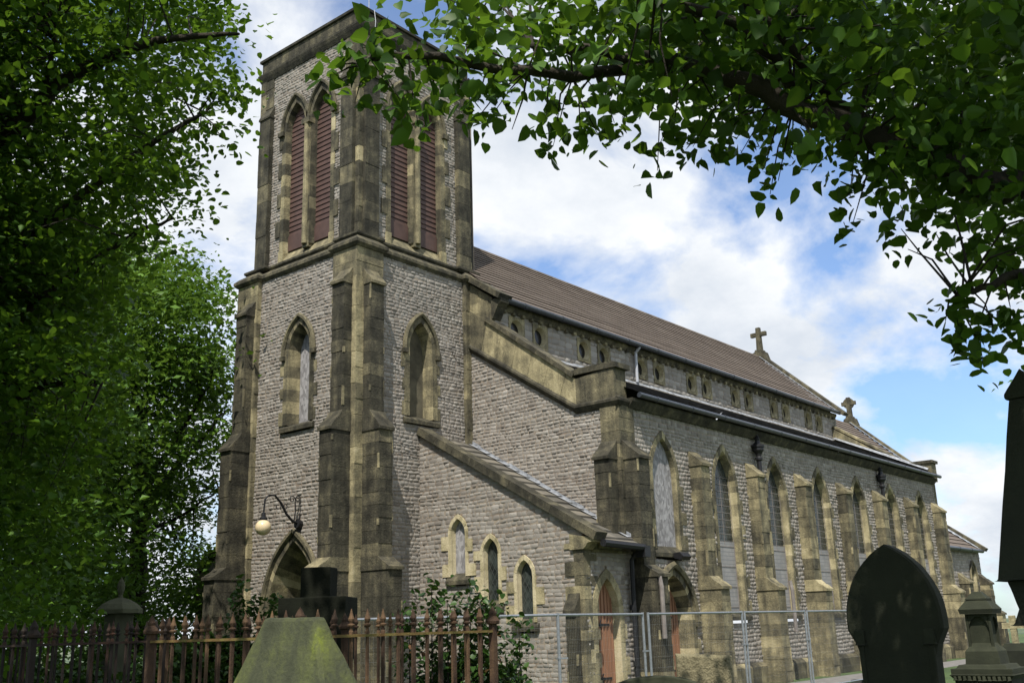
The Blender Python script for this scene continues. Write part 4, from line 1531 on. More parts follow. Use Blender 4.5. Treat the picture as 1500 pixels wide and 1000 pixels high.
def enclosure(label, A, lx, ly, zr, step=0.145, iron='rust', railm='moss_rail'):
    """railing round a grave plot: corners A, A+x*lx, A+x*lx+y*ly, A+y*ly"""
    r = thing('iron_railing', label, 'railing', (A[0], A[1], 0), 'iron railings round graves')
    c = [np.array(A), np.array([A[0] + lx, A[1]]), np.array([A[0] + lx, A[1] + ly]), np.array([A[0], A[1] + ly])]
    for i in range(4):
        a, b = c[i], c[(i + 1) % 4]
        for z in (zr, 0.45):
            m = MB()
            d = (b - a) / np.linalg.norm(b - a)
            m.F = Fr((a[0], a[1], 0), (d[0], d[1], 0), (-d[1], d[0], 0))
            m.box(0, np.linalg.norm(b - a), -0.02, 0.02, z - 0.009, z + 0.009, 0.7)
            m.build('rail', railm, r)
        m = MB(); m.F = Fr((a[0], a[1], 0))
        m.box(-0.024, 0.024, -0.024, 0.024, 0.25, zr + 0.05, 0.5)
        m.lathe((a[0], a[1], zr + 0.05), [(0.03, 0.0), (0.055, 0.01), (0.06, 0.03), (0.05, 0.045), (0.03, 0.07), (0.034, 0.09), (0.02, 0.12), (0.0, 0.15)], 8, 0.5)
        m.build('post', iron, r)
        L = np.linalg.norm(b - a)
        k = int(L / step)
        for j in range(1, k):
            m = MB()
            picket(m, a + (b - a) * j / k, 0.25, zr + 0.05)
            m.build('picket', iron, r)
    m = MB()
    m.F = Fr((A[0], A[1], 0), (1, 0, 0), (0, 1, 0))
    for (u0, u1, n0, n1) in ((-0.12, lx + 0.12, -0.12, 0.12), (-0.12, lx + 0.12, ly - 0.12, ly + 0.12), (-0.12, 0.12, 0.12, ly - 0.12), (lx - 0.12, lx + 0.12, 0.12, ly - 0.12)):
        m.box(u0, u1, n0, n1, 0.0, 0.26, 0.4)
    m.build('kerb', 'tomb_dark', r)
    return r


D_ = atz(722, 8.3, 0)
LX, LY = 1.97, 1.8
A1 = (D_[0] - LX, D_[1])
enclosure('rusty iron spearhead railing around the plot with the holly bush', A1, LX, LY, 1.665)
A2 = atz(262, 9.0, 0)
enclosure('iron railing toned dark for the shade under the left tree', (A2[0] - 1.2, A2[1] + 0.2), 1.2, 3.6, 1.665, 0.16, 'shaded_rust', 'shaded_rust')

# ================================================================ TOMBS
def weather(o, cuts=4, amp=0.006, bev=0.012):
    """soften the arrises of a stone and wear its faces"""
    import bmesh
    from mathutils import noise as mn
    bm = bmesh.new()
    bm.from_mesh(o.data)
    bmesh.ops.remove_doubles(bm, verts=bm.verts, dist=0.0005)
    ed = [e for e in bm.edges if len(e.link_faces) == 2 and e.calc_face_angle(0) > 0.3 and e.calc_length() > 0.04]
    if ed and bev:
        bmesh.ops.bevel(bm, geom=ed, offset=bev, segments=2, affect='EDGES', profile=0.6, clamp_overlap=True)
    lay = bm.faces.layers.float.get('tint')
    big = [e for e in bm.edges if e.calc_length() > 0.12]
    if big and cuts:
        bmesh.ops.subdivide_edges(bm, edges=big, cuts=cuts, use_grid_fill=True)
    bm.normal_update()
    off = Vector(o.parent.location) if o.parent else Vector()
    for v in bm.verts:
        q = v.co + off
        d = mn.noise(q * 5.0) * 0.6 + mn.noise(q * 17.0) * 0.4
        d -= max(0.0, mn.noise(q * 9.0 + Vector((3, 1, 7))) - 0.35) * 1.6
        v.co += v.normal * d * amp
    bm.to_mesh(o.data)
    bm.free()
    return o


def tomb_frame(px, depth, rot=0.0):
    p = atz(px, depth, 0)
    c, s = math.cos(rot), math.sin(rot)
    # u to the right along -y, n towards the viewer along -x, turned by rot
    return p, Fr((p[0], p[1], 0), (s, -c, 0), (-c, -s, 0))


# foreground coped stone
p, F = tomb_frame(402, 5.0, 0.0)
F = Fr(F.O + np.array([0.12, 0, 0]), F.U, F.N)
t_ = thing('coped_tombstone', 'big mossy green tombstone with sloping truncated top, nearest the camera in front of the railing', 'tombstone', p)
m = MB(F)
m.frustum(0, 0, 1.3, 1.765, 0.43, 0.15, 0.195, 0.03, 0.42)
m.frustum(0, 0, 0.62, 1.3, 0.66, 0.28, 0.43, 0.15, 0.42)
weather(m.build('cap', 'tomb_algae', t_), 9, 0.011, 0.018)
m = MB(F)
m.box(-0.6, 0.6, -0.24, 0.24, 0.12, 0.62, 0.35); m.box(-0.75, 0.75, -0.4, 0.4, 0.0, 0.12, 0.3)
weather(m.build('die', 'tomb_algae', t_))


def headstone(name, label, px, depth, outline, th, mat, cat='headstone', rot=0.0, bevel=0.02, tint=0.4, extra=None):
    """outline in (u, z), metres"""
    p, F = tomb_frame(px, depth, rot)
    t_ = thing(name, label, cat, p)
    m = MB(F)
    c = (sum(u for u, z in outline) / len(outline), sum(z for u, z in outline) / len(outline))
    inner = [(c[0] + (u - c[0]) * (1 - bevel / 0.4), c[1] + (z - c[1]) * (1 - bevel / 1.0)) for u, z in outline]
    k = len(outline)
    for n0, n1 in ((th / 2 - bevel, th / 2), (-th / 2 + bevel, -th / 2)):
        for i in range(k):
            j = (i + 1) % k
            m.lface([(outline[i][0], n0, outline[i][1]), (outline[j][0], n0, outline[j][1]), (inner[j][0], n1, inner[j][1]), (inner[i][0], n1, inner[i][1])], tint)
        m.lface([(u, n1, z) for u, z in inner], tint)
    for i in range(k):
        j = (i + 1) % k
        m.lface([(outline[i][0], th / 2 - bevel, outline[i][1]), (outline[j][0], th / 2 - bevel, outline[j][1]), (outline[j][0], -th / 2 + bevel, outline[j][1]), (outline[i][0], -th / 2 + bevel, outline[i][1])], tint)
    weather(m.build('slab', mat, t_))
    if extra:
        extra(F, t_)
    return t_


# tall black pointed headstone
def gothic(w, wb, zbase, zk, zs, za, n=10):
    pts = [(-wb, zbase), (-wb, zk - 0.2), (-wb - 0.02, zk - 0.12), (-w, zk - 0.02), (-w, zk + 0.05)]
    h = za - zs
    R = (w * w + h * h) / (2 * w)
    ae = math.asin(min(1, h / R))
    for i in range(n + 1):
        a = ae * i / n
        pts.append((-w + R - R * math.cos(a), zs + R * math.sin(a)))
    right = [(-u, z) for u, z in pts[:-1]]
    return pts + right[::-1]


def hs_extra(F, t_):
    for s in (-1, 1):
        m = MB(F)
        u = s * 0.235
        m.box(u - 0.035, u + 0.035, 0.05, 0.095, 1.50, 1.60, 0.45)
        m.box(u - 0.02, u + 0.02, 0.05, 0.085, 0.3, 1.50, 0.4)
        weather(m.build('colonnette', 'tomb_dark', t_))
    m = MB(F)
    m.box(-0.55, 0.55, -0.2, 0.2, 0.0, 0.3, 0.35)
    weather(m.build('plinth', 'tomb_dark', t_))
headstone('headstone', 'tall black headstone with a pointed arched top, in front of the nave', 1312, 7.0, gothic(0.325, 0.252, 0.25, 1.62, 1.66, 2.165), 0.15, 'tomb_dark', tint=0.42, extra=hs_extra)

# tapered monument cut by the right edge
p, F = tomb_frame(1558, 5.2, 0.0)
t_ = thing('tapered_monument', 'dark tapered tall monument with gabled top cut off by the right edge', 'monument', p)
m = MB(F)
m.frustum(0, 0, 1.84, 2.78, 0.235, 0.235, 0.08, 0.08, 0.3)
m.prism([(-0.095, 2.78), (0.095, 2.78), (0.095, 2.81), (0.0, 2.94), (-0.095, 2.81)], -0.095, 0.095, 'n', 0.35)
weather(m.build('tapered_block', 'tomb_dark', t_))
m = MB(F)
m.frustum(0, 0, 1.70, 1.84, 0.17, 0.17, 0.2, 0.2, 0.25)
m.frustum(0, 0, 1.62, 1.70, 0.2, 0.2, 0.17, 0.17, 0.25)
m.box(-0.165, 0.165, -0.165, 0.165, 0.5, 1.62, 0.25)
m.frustum(0, 0, 0.3, 0.5, 0.27, 0.27, 0.17, 0.17, 0.25)
m.box(-0.34, 0.34, -0.34, 0.34, 0, 0.3, 0.25)
weather(m.build('pedestal', 'tomb_dark', t_))

# canopied monument by the vestry
p, F = tomb_frame(1436, 18.0, 0.0)
t_ = thing('canopied_monument', 'grey stone monument with hipped cap and arched niche beside the vestry', 'monument', p)
m = MB(F)
m.frustum(0, 0, 1.68, 1.76, 0.27, 0.27, 0.29, 0.29, 0.3)
m.frustum(0, 0, 1.76, 1.92, 0.29, 0.29, 0.17, 0.17, 0.45)
m.frustum(0, 0, 1.92, 1.94, 0.18, 0.18, 0.18, 0.18, 0.3)
m.frustum(0, 0, 1.94, 2.06, 0.17, 0.17, 0.07, 0.07, 0.45)
weather(m.build('cap', 'tomb_dark', t_))
m = MB(F)
a_ = 0.21
m.box(-a_ + 0.045, a_ - 0.045, -a_ + 0.045, a_ - 0.045, 1.12, 1.68, 0.5)
for (su, sn) in ((-1, -1), (1, -1), (-1, 1), (1, 1)):
    m.box(su * a_ - 0.045 * (su > 0) - 0.0, su * a_ + 0.045 * (su < 0), sn * a_ - 0.045 * (sn > 0), sn * a_ + 0.045 * (sn < 0), 1.12, 1.68, 0.4)
for mode in (0, 1):
    Fq = Fr(F.O, F.U, F.N) if mode == 0 else Fr(F.O, -F.N, F.U)
    mm = MB(Fq)
    for sgn in (1, -1):
        O_ = arch(0, a_ - 0.05, 1.12, 1.45, 1.64, 6)
        k = len(O_)
        for i in range(1, k - 2):
            a, b = O_[i], O_[i + 1]
            m.face([Fq(a[0], sgn * a_, a[1]), Fq(b[0], sgn * a_, b[1]), Fq(b[0], sgn * a_, 1.69), Fq(a[0], sgn * a_, 1.69)], 0.4)
            m.face([Fq(a[0], sgn * a_, a[1]), Fq(b[0], sgn * a_, b[1]), Fq(b[0], sgn * (a_ - 0.07), b[1]), Fq(a[0], sgn * (a_ - 0.07), a[1])], 0.3)
weather(m.build('niche', 'tomb_dark', t_))
m = MB(F)
m.frustum(0, 0, 1.06, 1.2, 0.27, 0.27, 0.16, 0.16, 0.5)
m.frustum(0, 0, 0.84, 1.06, 0.29, 0.29, 0.27, 0.27, 0.45)
m.frustum(0, 0, 0.78, 0.84, 0.42, 0.42, 0.38, 0.38, 0.5)
m.box(-0.5, 0.5, -0.45, 0.45, 0.68, 0.78, 0.45)
weather(m.build('base', 'tomb_dark', t_))
m = MB(F)
m.box(-0.46, 0.46, -0.42, 0.42, 0.1, 0.6, 0.2)
m.frustum(0, 0, 0.6, 0.68, 0.46, 0.42, 0.53, 0.48, 0.5)
for i in range(12):
    u = -0.44 + 0.08 * i
    m.box(u - 0.025, u + 0.025, 0.42, 0.475, 0.59, 0.66, 0.6, 0.006)
m.box(-0.6, 0.6, -0.55, 0.55, 0.0, 0.1, 0.3)
weather(m.build('chest', 'tomb_dark', t_))

# small cross beyond
p, F = tomb_frame(1481, 24.0, 0.0)
t_ = thing('grave_cross', 'small sandy stone grave cross on a dark base near the right edge', 'grave cross', p)
m = MB(F)
m.box(-0.07, 0.07, -0.05, 0.05, 1.0, 1.62, 0.62); m.box(-0.24, 0.24, -0.049, 0.049, 1.33, 1.46, 0.62)
weather(m.build('cross', 'sand', t_))
m = MB(F)
m.frustum(0, 0, 0.85, 1.0, 0.3, 0.3, 0.2, 0.2, 0.3); m.frustum(0, 0, 0.0, 0.85, 0.42, 0.42, 0.36, 0.36, 0.2)
weather(m.build('base', 'tomb_dark', t_))

# rough tooled block and black rounded headstone by the fence
headstone('headstone', 'pale rough tooled square topped headstone in front of the side door', 1027, 9.0, [(-0.235, 0), (0.235, 0), (0.235, 1.40), (-0.235, 1.42)], 0.16, 'rough_block', tint=0.62, rot=0.25)
def seg_top(w, z0, zs, za, n=10):
    return [(-w, z0)] + [(-w * math.cos(math.pi * i / n), zs + (za - zs) * math.sin(math.pi * i / n)) for i in range(n + 1)] + [(w, z0)]
headstone('headstone', 'dark slate headstone with a shallow curved top, beside the pale rough block', 955, 8.6, seg_top(0.38, 0, 1.15, 1.27), 0.1, 'tomb_dark', tint=0.55, rot=0.6)

# stepped black monument before the tower door
p, F = tomb_frame(466, 11.5, 0.62)
t_ = thing('stepped_monument', 'black stepped stone monument standing before the tower doorway', 'monument', p)
m = MB(F)
m.box(-0.17, 0.17, -0.17, 0.17, 2.08, 2.41, 0.3)
weather(m.build('upper_block', 'tomb_black', t_))
m = MB(F)
m.box(-0.38, 0.38, -0.3, 0.3, 1.4, 2.08, 0.3)
m.box(-0.33, 0.33, -0.25, 0.25, 0.3, 1.4, 0.3)
m.box(-0.5, 0.5, -0.45, 0.45, 0.0, 0.3, 0.3)
weather(m.build('lower_block', 'tomb_black', t_))

# domed tomb in the shade at the left
p, F = tomb_frame(172, 15.0, 0.0)
t_ = thing('urn_tomb', 'domed pillar tomb with urn finial in deep shade at left', 'tomb', p)
m = MB(F)
m.lathe((p[0], p[1], 0), [(0.33, 2.06), (0.33, 2.12), (0.25, 2.2), (0.14, 2.26), (0.04, 2.29), (0.03, 2.33), (0.05, 2.38), (0.06, 2.46), (0.045, 2.52), (0.02, 2.56), (0.0, 2.6)], 8, 0.9)
weather(m.build('dome', 'tomb_dark', t_))
m = MB(F)
m.box(-0.15, 0.15, -0.15, 0.15, 0.9, 2.06, 0.7)
m.frustum(0, 0, 0.0, 0.9, 0.4, 0.4, 0.34, 0.34, 0.4)
weather(m.build('pillar', 'tomb_dark', t_))

# ================================================================ FOLIAGE
def leaves(name, C_, size, mat, parent, upb=0.7, tmean=0.5, tsp=0.22, simple=False, droop=0.3, tints=None):
    C_ = np.asarray(C_, float)
    n = len(C_)
    nr = rng.normal(0, 1, (n, 3)); nr /= np.linalg.norm(nr, axis=1)[:, None]
    nr[:, 2] = np.abs(nr[:, 2])
    nrm = nr + np.array([0, 0, upb]); nrm /= np.linalg.norm(nrm, axis=1)[:, None]
    d = rng.normal(0, 1, (n, 3)); d[:, 2] -= droop
    d = d - nrm * np.sum(d * nrm, axis=1)[:, None]; d /= np.linalg.norm(d, axis=1)[:, None]
    s = np.cross(nrm, d)
    sz = size * rng.uniform(0.45, 1.3, n)
    curl = rng.normal(1.0, 1.3, n)
    wid = rng.uniform(0.72, 1.1, n)
    if simple:
        tpl = np.array([[0, 0, 0], [-0.36, 0.45, 0.10], [0, 1.0, -0.05], [0.36, 0.45, 0.10]])
        q = np.array([[0, 1, 2], [0, 2, 3]]); fc = 3
    else:
        tpl = np.array([[0, 0, 0], [-0.30, 0.02, 0.05], [-0.47, 0.34, 0.10], [-0.34, 0.72, 0.06], [0, 1.08, -0.08], [0.34, 0.72, 0.06], [0.47, 0.34, 0.10], [0.30, 0.02, 0.05], [0, 0.5, -0.02]])
        q = np.array([[0, 1, 2, 8], [2, 3, 4, 8], [4, 5, 6, 8], [6, 7, 0, 8]]); fc = 4
    k = len(tpl)
    V = C_[:, None, :] + sz[:, None, None] * (tpl[None, :, 0, None] * s[:, None, :] * wid[:, None, None] + tpl[None, :, 1, None] * d[:, None, :] + tpl[None, :, 2, None] * curl[:, None, None] * nrm[:, None, :])
    loops = ((np.arange(n) * k)[:, None, None] + q[None]).reshape(-1)
    counts = np.full(n * len(q), fc)
    t = np.clip(rng.normal(tmean, tsp, n), 0, 1) if tints is None else tints
    return arrays_to_obj(name, V.reshape(-1, 3), loops, counts, np.repeat(t, len(q)), mat, parent)


def inpoly(x, y, poly):
    r = False
    j = len(poly) - 1
    for i in range(len(poly)):
        xi, yi = poly[i]; xj, yj = poly[j]
        if (yi > y) != (yj > y) and x < (xj - xi) * (y - yi) / (yj - yi) + xi:
            r = not r
        j = i
    return r


def crown_points(poly, d0, d1, nclump, per, sig, flat=0.6, bough=0, bs=0.6):
    """leaf clumps gathered in flattened boughs through a crown whose outline was read off the photograph"""
    xs = [p[0] for p in poly]; ys = [p[1] for p in poly]

    def inside_pt():
        while True:
            x = random.uniform(min(xs), max(xs)); y = random.uniform(min(ys), max(ys))
            if inpoly(x, y, poly):
                return at(x, y, random.uniform(d0, d1))
    cl = []
    if not bough:
        while len(cl) < nclump:
            cl.append(inside_pt())
    else:
        B = [inside_pt() for _ in range(bough)]
        W = [random.uniform(0.5, 1.5) for _ in B]
        tries = 0
        while len(cl) < nclump and tries < nclump * 12:
            tries += 1
            k = random.randrange(bough)
            q = B[k] + rng.normal(0, 1, 3) * np.array([bs, bs, bs * 0.38]) * W[k]
            v = q - CAM
            zf = v @ FW
            if inpoly(750 + 1499.7 * (v @ RT) / zf, 500 - 1499.7 * (v @ UP) / zf, poly):
                cl.append(q)
    cl = np.array(cl)
    P = np.repeat(cl, per, axis=0)
    off = rng.normal(0, 1, P.shape) * np.array([sig, sig, sig * flat])
    return cl, P + off


def limb(m, pts, r0, r1, n=8, wob=0.0):
    k = len(pts)
    # smooth by midpoint subdivision
    P = [np.array(p, float) for p in pts]
    for _ in range(2):
        Q = [P[0]]
        for a, b in zip(P[:-1], P[1:]):
            Q += [a * 0.75 + b * 0.25, a * 0.25 + b * 0.75]
        Q.append(P[-1]); P = Q
    if wob:
        P = [p + rng.normal(0, wob, 3) * (0 < i < len(P) - 1) for i, p in enumerate(P)]
    rr = [r0 + (r1 - r0) * i / (len(P) - 1) for i in range(len(P))]
    m.tube(P, rr, n, 0.5)
    return P


def twigs(m, clumps, nodes, r=0.008, frac=1.0, rmax=0.03, lmax=1.5):
    nd = np.array(nodes)
    for c in clumps:
        if random.random() > frac:
            continue
        d = np.linalg.norm(nd - c, axis=1)
        q = nd[int(np.argmin(d + rng.uniform(0, 0.3, len(nd))))]
        mid = (q + c) / 2 + rng.normal(0, 0.06, 3) * np.linalg.norm(q - c)
        mid[2] += 0.12 * np.linalg.norm(q - c)
        L = np.linalg.norm(q - c)
        if L > lmax:
            continue
        m.tube([q, mid, c], [min(rmax, r + 0.007 * L), r * 1.2, r * 0.5], 4, 0.4, cap=False)


# ---- overhanging lime at the right, rooted behind the photographer's right shoulder
rt = thing('lime_tree', 'lime tree leaning in from the right, its leafy branches hanging over the churchyard', 'tree', (-10.2, -21.6, 0))
m = MB()
base = np.array([-10.2, -21.6, 0.0])
nodes = []
trunk_top = at(1640, 60, 5.8)
nodes += limb(m, [base, base + (0.05, 0.05, 2.5), trunk_top + (0, 0, -1.0), trunk_top, trunk_top + (-0.2, 0.3, 2.5), trunk_top + (-0.6, 0.6, 5.5)], 0.42, 0.12, 12, 0.02)[20:]
nodes += limb(m, [trunk_top + (0, 0, -0.6), at(1500, 285, 5.6), at(1380, 240, 5.4), at(1280, 205, 5.2), at(1180, 160, 5.2), at(1080, 118, 5.2), at(980, 92, 5.4), at(880, 70, 5.6), at(760, 60, 5.9)], 0.11, 0.012, 9, 0.02)
nodes += limb(m, [at(1280, 195, 5.5), at(1150, 60, 5.2), at(1050, -60, 5.0)], 0.04, 0.015, 6, 0.02)
nodes += limb(m, [at(1000, 96, 6.0), at(850, 110, 5.4), at(720, 100, 4.9), at(600, 75, 4.6), at(530, 95, 4.5)], 0.04, 0.006, 6, 0.012)
nodes += limb(m, [trunk_top, at(1480, -60, 5.5), at(1300, -150, 5.2), at(1000, -200, 5.2)], 0.12, 0.03, 8, 0.02)
nodes += limb(m, [at(1600, 330, 5.2), at(1520, 390, 5.1), at(1440, 420, 5.0), at(1400, 430, 5.0)], 0.04, 0.008, 6, 0.01)
nodes += limb(m, [at(1180, 150, 5.6), at(1080, 40, 5.0), at(980, 0, 4.7), at(820, -40, 4.6), at(680, -20, 4.5)], 0.035, 0.01, 6, 0.02)
polyR = [(650, -60), (1580, -60), (1580, 420), (1460, 410), (1400, 345), (1340, 300), (1270, 270), (1240, 235), (1160, 200), (1090, 200), (1010, 180), (940, 165), (880, 175), (830, 140), (770, 165), (700, 125), (640, 110), (610, 75), (640, 40), (610, 10)]
cl, P = crown_points(polyR, 4.6, 7.6, 390, 15, 0.12, bough=85, bs=0.32)
cl2, P2 = crown_points([(900, -60), (1580, -60), (1580, 330), (1450, 330), (1300, 230), (1150, 120), (950, 60)], 4.6, 9.0, 340, 19, 0.17, bough=55, bs=0.45)
drops = [(480, 115, 4.5, 9), (500, 95, 4.5, 6), (530, 70, 4.5, 10), (555, 80, 4.5, 9), (575, 125, 4.5, 9), (600, 160, 4.5, 11), (612, 180, 4.5, 7), (560, 45, 4.6, 8), (520, 150, 4.5, 5), (590, 100, 4.6, 12), (640, 140, 4.7, 14), (670, 120, 4.9, 14), (700, 150, 4.9, 12), (740, 110, 5, 14), (720, 170, 5.1, 8), (690, 185, 5.1, 5),
         (750, 190, 5.2, 4), (800, 170, 5.3, 8), (810, 215, 5.3, 7), (815, 190, 5.3, 8), (850, 190, 5.4, 8), (880, 205, 5.4, 7), (900, 180, 5.5, 10), (960, 225, 5.4, 5), (963, 250, 5.4, 4), (985, 205, 5.5, 9), (1015, 215, 5.5, 8), (1045, 215, 5.5, 9), (1085, 225, 5.5, 8), (1120, 245, 5.4, 7), (1128, 285, 5.4, 4), (1140, 265, 5.4, 5), (1160, 225, 5.5, 9), (1205, 235, 5.5, 8),
         (1245, 290, 5.4, 7), (1250, 325, 5.4, 6), (1262, 270, 5.4, 8), (1320, 335, 5.2, 8), (1330, 365, 5.2, 5), (1370, 340, 5.2, 9), (1420, 360, 5.2, 11), (1470, 380, 5.2, 14),
         (1385, 470, 5.0, 9), (1400, 440, 5.0, 10), (1420, 470, 5.0, 12), (1435, 505, 5.0, 10), (1440, 535, 5.0, 6), (1455, 480, 5.0, 12), (1480, 450, 5.0, 12), (1490, 500, 5.0, 10), (1500, 420, 5.1, 14), (1530, 470, 5.1, 14), (1410, 500, 5.0, 6)]
dc = np.array([at(a, b, c) for a, b, c, n_ in drops])
dp_ = np.concatenate([np.array([at(a, b, c)]) + rng.normal(0, 1, (int(n_ * 1.7), 3)) * np.array([0.06, 0.06, 0.05]) for a, b, c, n_ in drops])
twigs(m, cl[::2], nodes, 0.005, 0.8)
twigs(m, dc, nodes, 0.004, 1.0, 0.012)
m.build('trunk', 'bark', rt, smooth=True)
# crown above and behind the photographer (unseen, placed and shaped to shade the graves)
over = []
while len(over) < 820:
    q = np.array([random.uniform(-22, -8), random.uniform(-27, -13), random.uniform(5.0, 13.2)])
    v = q - CAM
    e = ((q - np.array([-12.4, -20.5, 7.4])) / np.array([4.6, 3.2, 2.3]))
    if e @ e > 1:
        continue
    zf = v @ FW
    if zf > 0.2 and abs(v @ RT) / zf < 0.62 and abs(v @ UP) / zf < 0.50:
        continue
    over.append(q)
over = np.array(over)
OP = np.repeat(over, 12, axis=0) + rng.normal(0, 0.4, (len(over) * 12, 3))
vz = (OP - CAM) @ FW
inside = (vz > 0.1) & (np.abs((OP - CAM) @ RT) < vz * 0.56) & (np.abs((OP - CAM) @ UP) < vz * 0.40)
OP = OP[~inside]
OPs = OP
leaves('crown', np.concatenate([P, P2, dp_]), 0.072, 'lime', rt, 0.22, 0.4, 0.28, droop=0.6)
leaves('crown', OPs, 0.2, 'lime', rt, 0.8, 0.4, 0.2, simple=True)

# ---- near lime at the left
lt = thing('lime_tree', 'big dark lime tree filling the left edge, its branches reaching towards the tower top', 'tree', tuple(atz(-330, 13.0, 0)))
m = MB()
b0 = atz(-330, 13.0, 0)
tt_ = at(-300, 250, 13.0)
nodes = []
nodes += limb(m, [b0, b0 + (0, 0, 2.5), tt_, tt_ + (0, 0, 4)], 0.4, 0.15, 12, 0.03)[6:]
nodes += limb(m, [tt_ + (0, 0, -2), at(-60, 260, 12.2), at(30, 185, 11.6), at(80, 125, 11.3), at(150, 85, 11.2), at(240, 55, 11.0), at(350, 50, 10.8)], 0.14, 0.015, 8, 0.01)
nodes += limb(m, [at(20, 190, 11.6), at(70, 150, 11.4), at(78, 95, 11.2), at(80, 40, 11.0)], 0.05, 0.02, 6, 0.02)
nodes += limb(m, [tt_ + (0, 0, -3), at(-40, 420, 12), at(100, 300, 11.5), at(220, 210, 11.2), at(300, 165, 11)], 0.1, 0.012, 7, 0.01)
nodes += limb(m, [tt_ + (0, 0, -4), at(-60, 650, 12), at(60, 560, 11.5), at(150, 560, 11.2)], 0.08, 0.012, 7, 0.01)
nodes += limb(m, [tt_ + (0, 0, -3.5), at(-40, 520, 12), at(120, 390, 11.5), at(200, 340, 11.2), at(255, 320, 11)], 0.07, 0.01, 7, 0.01)
polyL = [(-260, -120), (310, -120), (325, 0), (372, 45), (388, 82), (335, 90), (350, 150), (310, 160), (350, 240), (300, 195), (262, 190), (280, 290), (296, 340), (250, 300), (222, 255), (215, 320), (185, 390), (165, 520), (150, 640), (90, 720), (0, 760), (-260, 800)]
cl, P = crown_points(polyL, 10.2, 15.5, 2100, 30, 0.19, bough=170, bs=0.5)
polyL2 = [(-260, 300), (150, 300), (170, 560), (110, 760), (90, 900), (60, 1010), (-260, 1010)]
cl2, P2 = crown_points(polyL2, 10.5, 16, 700, 34, 0.26, bough=60, bs=0.6)
twigs(m, np.concatenate([cl[::3], cl2[::4]]), nodes, 0.006, 0.9)
m.build('trunk', 'bark', lt, smooth=True)
leaves('crown', np.concatenate([P, P2]), 0.084, 'lime', lt, 0.55, 0.42, 0.28)
# unseen side of the crown, added outside the frame to shade the grave plots
side = []
while len(side) < 2100:
    q = np.array([random.uniform(-23, -9), random.uniform(-17, -3), random.uniform(3.0, 10.2)])
    e = ((q - np.array([-15.4, -9.4, 6.6])) / np.array([5.8, 5.6, 3.4]))
    if e @ e > 1:
        continue
    side.append(q)
side = np.array(side)
SP = np.repeat(side, 12, axis=0) + rng.normal(0, 0.4, (len(side) * 12, 3))
vz = (SP - CAM) @ FW
inside = (vz > 0.1) & (np.abs((SP - CAM) @ RT) < vz * 0.54) & (np.abs((SP - CAM) @ UP) < vz * 0.40)
leaves('crown', SP[~inside], 0.2, 'lime', lt, 0.8, 0.4, 0.2, simple=True)

# ---- tree beyond, to the left of the tower
def back_tree(label, px, depth, poly, d0, d1, ncl, per, sig, size, limbs, tmean=0.55):
    b0 = atz(px, depth, 0)
    tr = thing('broadleaf_tree', label, 'tree', b0)
    m = MB()
    nodes = []
    for L, r0, r1 in limbs:
        nodes += limb(m, [b0 if q is None else at(*q) for q in L], r0, r1, 8, 0.04)
    cl, P = crown_points(poly, d0, d1, ncl, per, sig * 0.8, flat=0.5, bough=max(8, ncl // 11), bs=sig * 1.7)
    twigs(m, cl[::2], nodes, 0.012, 0.8, 0.05, 3.0)
    m.build('trunk', 'bark', tr, smooth=True)
    leaves('crown', P, size, 'far_leaf', tr, 0.7, tmean, 0.25, simple=True)
    return tr
back_tree('sunlit leafy tree standing just left of the church tower', 200, 33.0,
          [(150, 330), (215, 330), (260, 360), (300, 410), (335, 440), (318, 480), (342, 520), (318, 545), (345, 600), (330, 640), (345, 690), (318, 720), (325, 760), (308, 800), (318, 840), (300, 880), (290, 960), (40, 960), (60, 600), (90, 420)],
          29, 38, 1350, 46, 0.6, 0.2,
          [([None, (205, 800, 33), (210, 700, 33), (200, 560, 33), (190, 420, 33)], 0.35, 0.08), ([(208, 760, 33), (250, 690, 32), (300, 640, 32), (330, 600, 32)], 0.14, 0.02), ([(208, 720, 33), (270, 620, 32), (310, 560, 32)], 0.12, 0.02), ([(205, 700, 33), (150, 600, 33), (120, 500, 33)], 0.14, 0.03), ([(206, 780, 33), (260, 760, 32), (320, 715, 32)], 0.08, 0.02)])
back_tree('dark tree in the background at the far left', 40, 24.0,
          [(-200, 250), (120, 280), (180, 420), (190, 620), (170, 800), (160, 960), (-200, 960)],
          20, 28, 1150, 40, 0.7, 0.2,
          [([None, (40, 800, 24), (40, 600, 24), (30, 400, 24)], 0.35, 0.1), ([(40, 700, 24), (120, 560, 24), (150, 450, 24)], 0.1, 0.03)], 0.35)
back_tree('small pale leaved tree peeping out beside the tapered monument', 1560, 20.0,
          [(1470, 520), (1500, 500), (1620, 480), (1650, 620), (1560, 640), (1500, 570)],
          19, 21.5, 26, 40, 0.22, 0.13,
          [([None, (1560, 800, 20), (1560, 640, 20), (1550, 560, 20)], 0.1, 0.03)], 0.75)

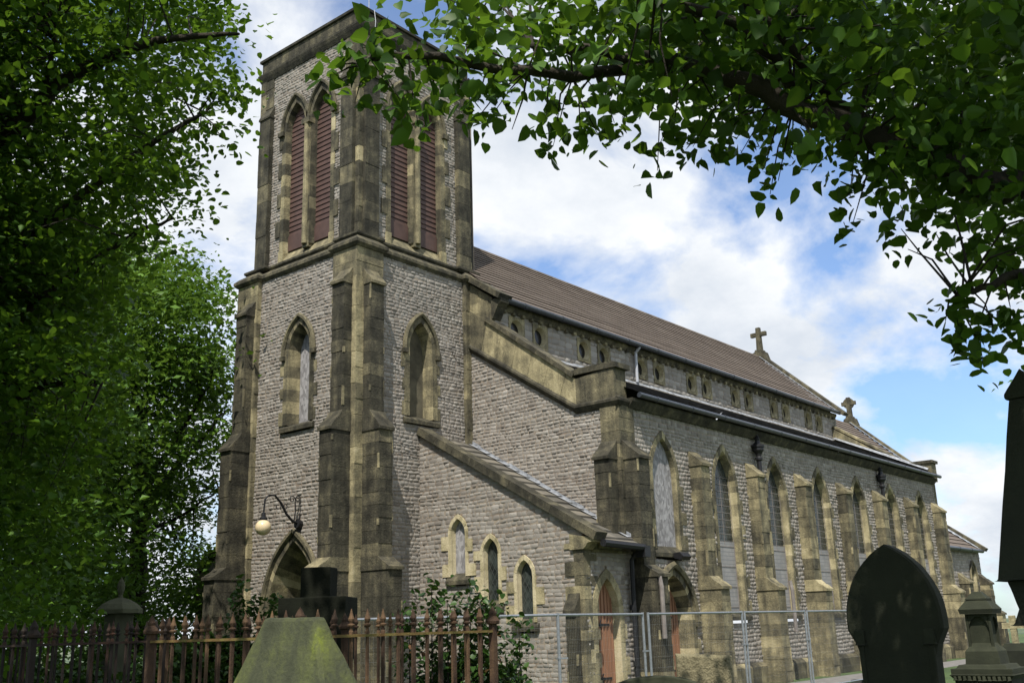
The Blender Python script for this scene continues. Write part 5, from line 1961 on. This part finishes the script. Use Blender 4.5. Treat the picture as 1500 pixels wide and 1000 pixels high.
# ---- holly behind the railing
def shrub(label, px, depth, h, spread, n, size, mat, shoots=(), dry=0.0, name='holly_bush', cat='bush', up=0.4, nst=46):
    b0 = atz(px, depth, 0)
    s = thing(name, label, cat, b0)
    m = MB()
    tips = []
    for i in range(nst):
        a = random.uniform(0, 2 * math.pi); r = spread * math.sqrt(random.random())
        top = np.array([b0[0] + r * math.cos(a) * 1.0, b0[1] + r * math.sin(a), h * (1 - 0.45 * (r / spread) ** 2) * random.uniform(0.55, 1.0)])
        mid = (b0 + top) / 2 + np.array([0.25 * r * math.cos(a), 0.25 * r * math.sin(a), 0])
        m.tube([b0, mid, top], [0.014, 0.009, 0.004], 5, 0.4, cap=False)
        for k in range(10):
            f = random.uniform(0.35, 1.0)
            q = (b0 * (1 - f) ** 2 + 2 * mid * f * (1 - f) + top * f * f)
            tips.append(q)
    for (sx, sy) in shoots:
        top = at(sx, sy, depth)
        foot = np.array([top[0], top[1], h * 0.8])
        m.tube([foot, top], [0.008, 0.003], 5, 0.5, cap=False)
        L = top[2] - foot[2]
        for k in range(7):
            tips.append(foot + (top - foot) * (0.2 + 0.8 * k / 6))
    m.build('stem', 'bark', s)
    T_ = np.array(tips)
    P = np.repeat(T_, n, axis=0) + rng.normal(0, 0.07, (len(T_) * n, 3))
    leaves('foliage', P, size, mat, s, up, 0.5, 0.28)
    if dry:
        k = rng.choice(len(T_), int(len(T_) * dry))
        P = np.repeat(T_[k], 7, axis=0) + rng.normal(0, 0.05, (len(k) * 7, 3)) + np.array([-0.02, -0.03, 0.02])
        leaves('dry_foliage', P, size, 'dry_leaf', s, up, 0.5, 0.28)
    return s
shrub('glossy holly bush with some dead brown leaves, behind the rusty spearhead railing', 672, 9.3, 1.52, 0.72, 27, 0.055, 'holly', [(632, 858), (688, 862), (706, 885), (655, 880), (600, 900), (720, 890)], 0.04, nst=190)
shrub('smaller green bush just right of the railing corner', 745, 9.6, 1.55, 0.42, 16, 0.05, 'holly', [(760, 915)], 0.0, nst=100, name='green_bush')
shrub('dark ivy shrub at the foot of the tower buttress', 358, 17.5, 2.35, 0.5, 14, 0.085, 'holly', [(352, 850), (372, 880), (398, 878)], 0.0, name='ivy_shrub', cat='shrub')
shrub('dark laurel bush in the shade, just left of the ivy shrub', 285, 19.0, 2.0, 1.2, 22, 0.11, 'holly', [], 0.0, name='laurel_bush', nst=70)
shrub('broad dark bush in the shade behind the urn tomb', 190, 20.0, 1.9, 1.9, 22, 0.12, 'holly', [], 0.0, name='shade_bush', nst=90)
shrub('dark bush in the shade at the far left behind the railing', 90, 14.0, 1.7, 1.3, 14, 0.1, 'holly', [], 0.0, name='shade_bush')
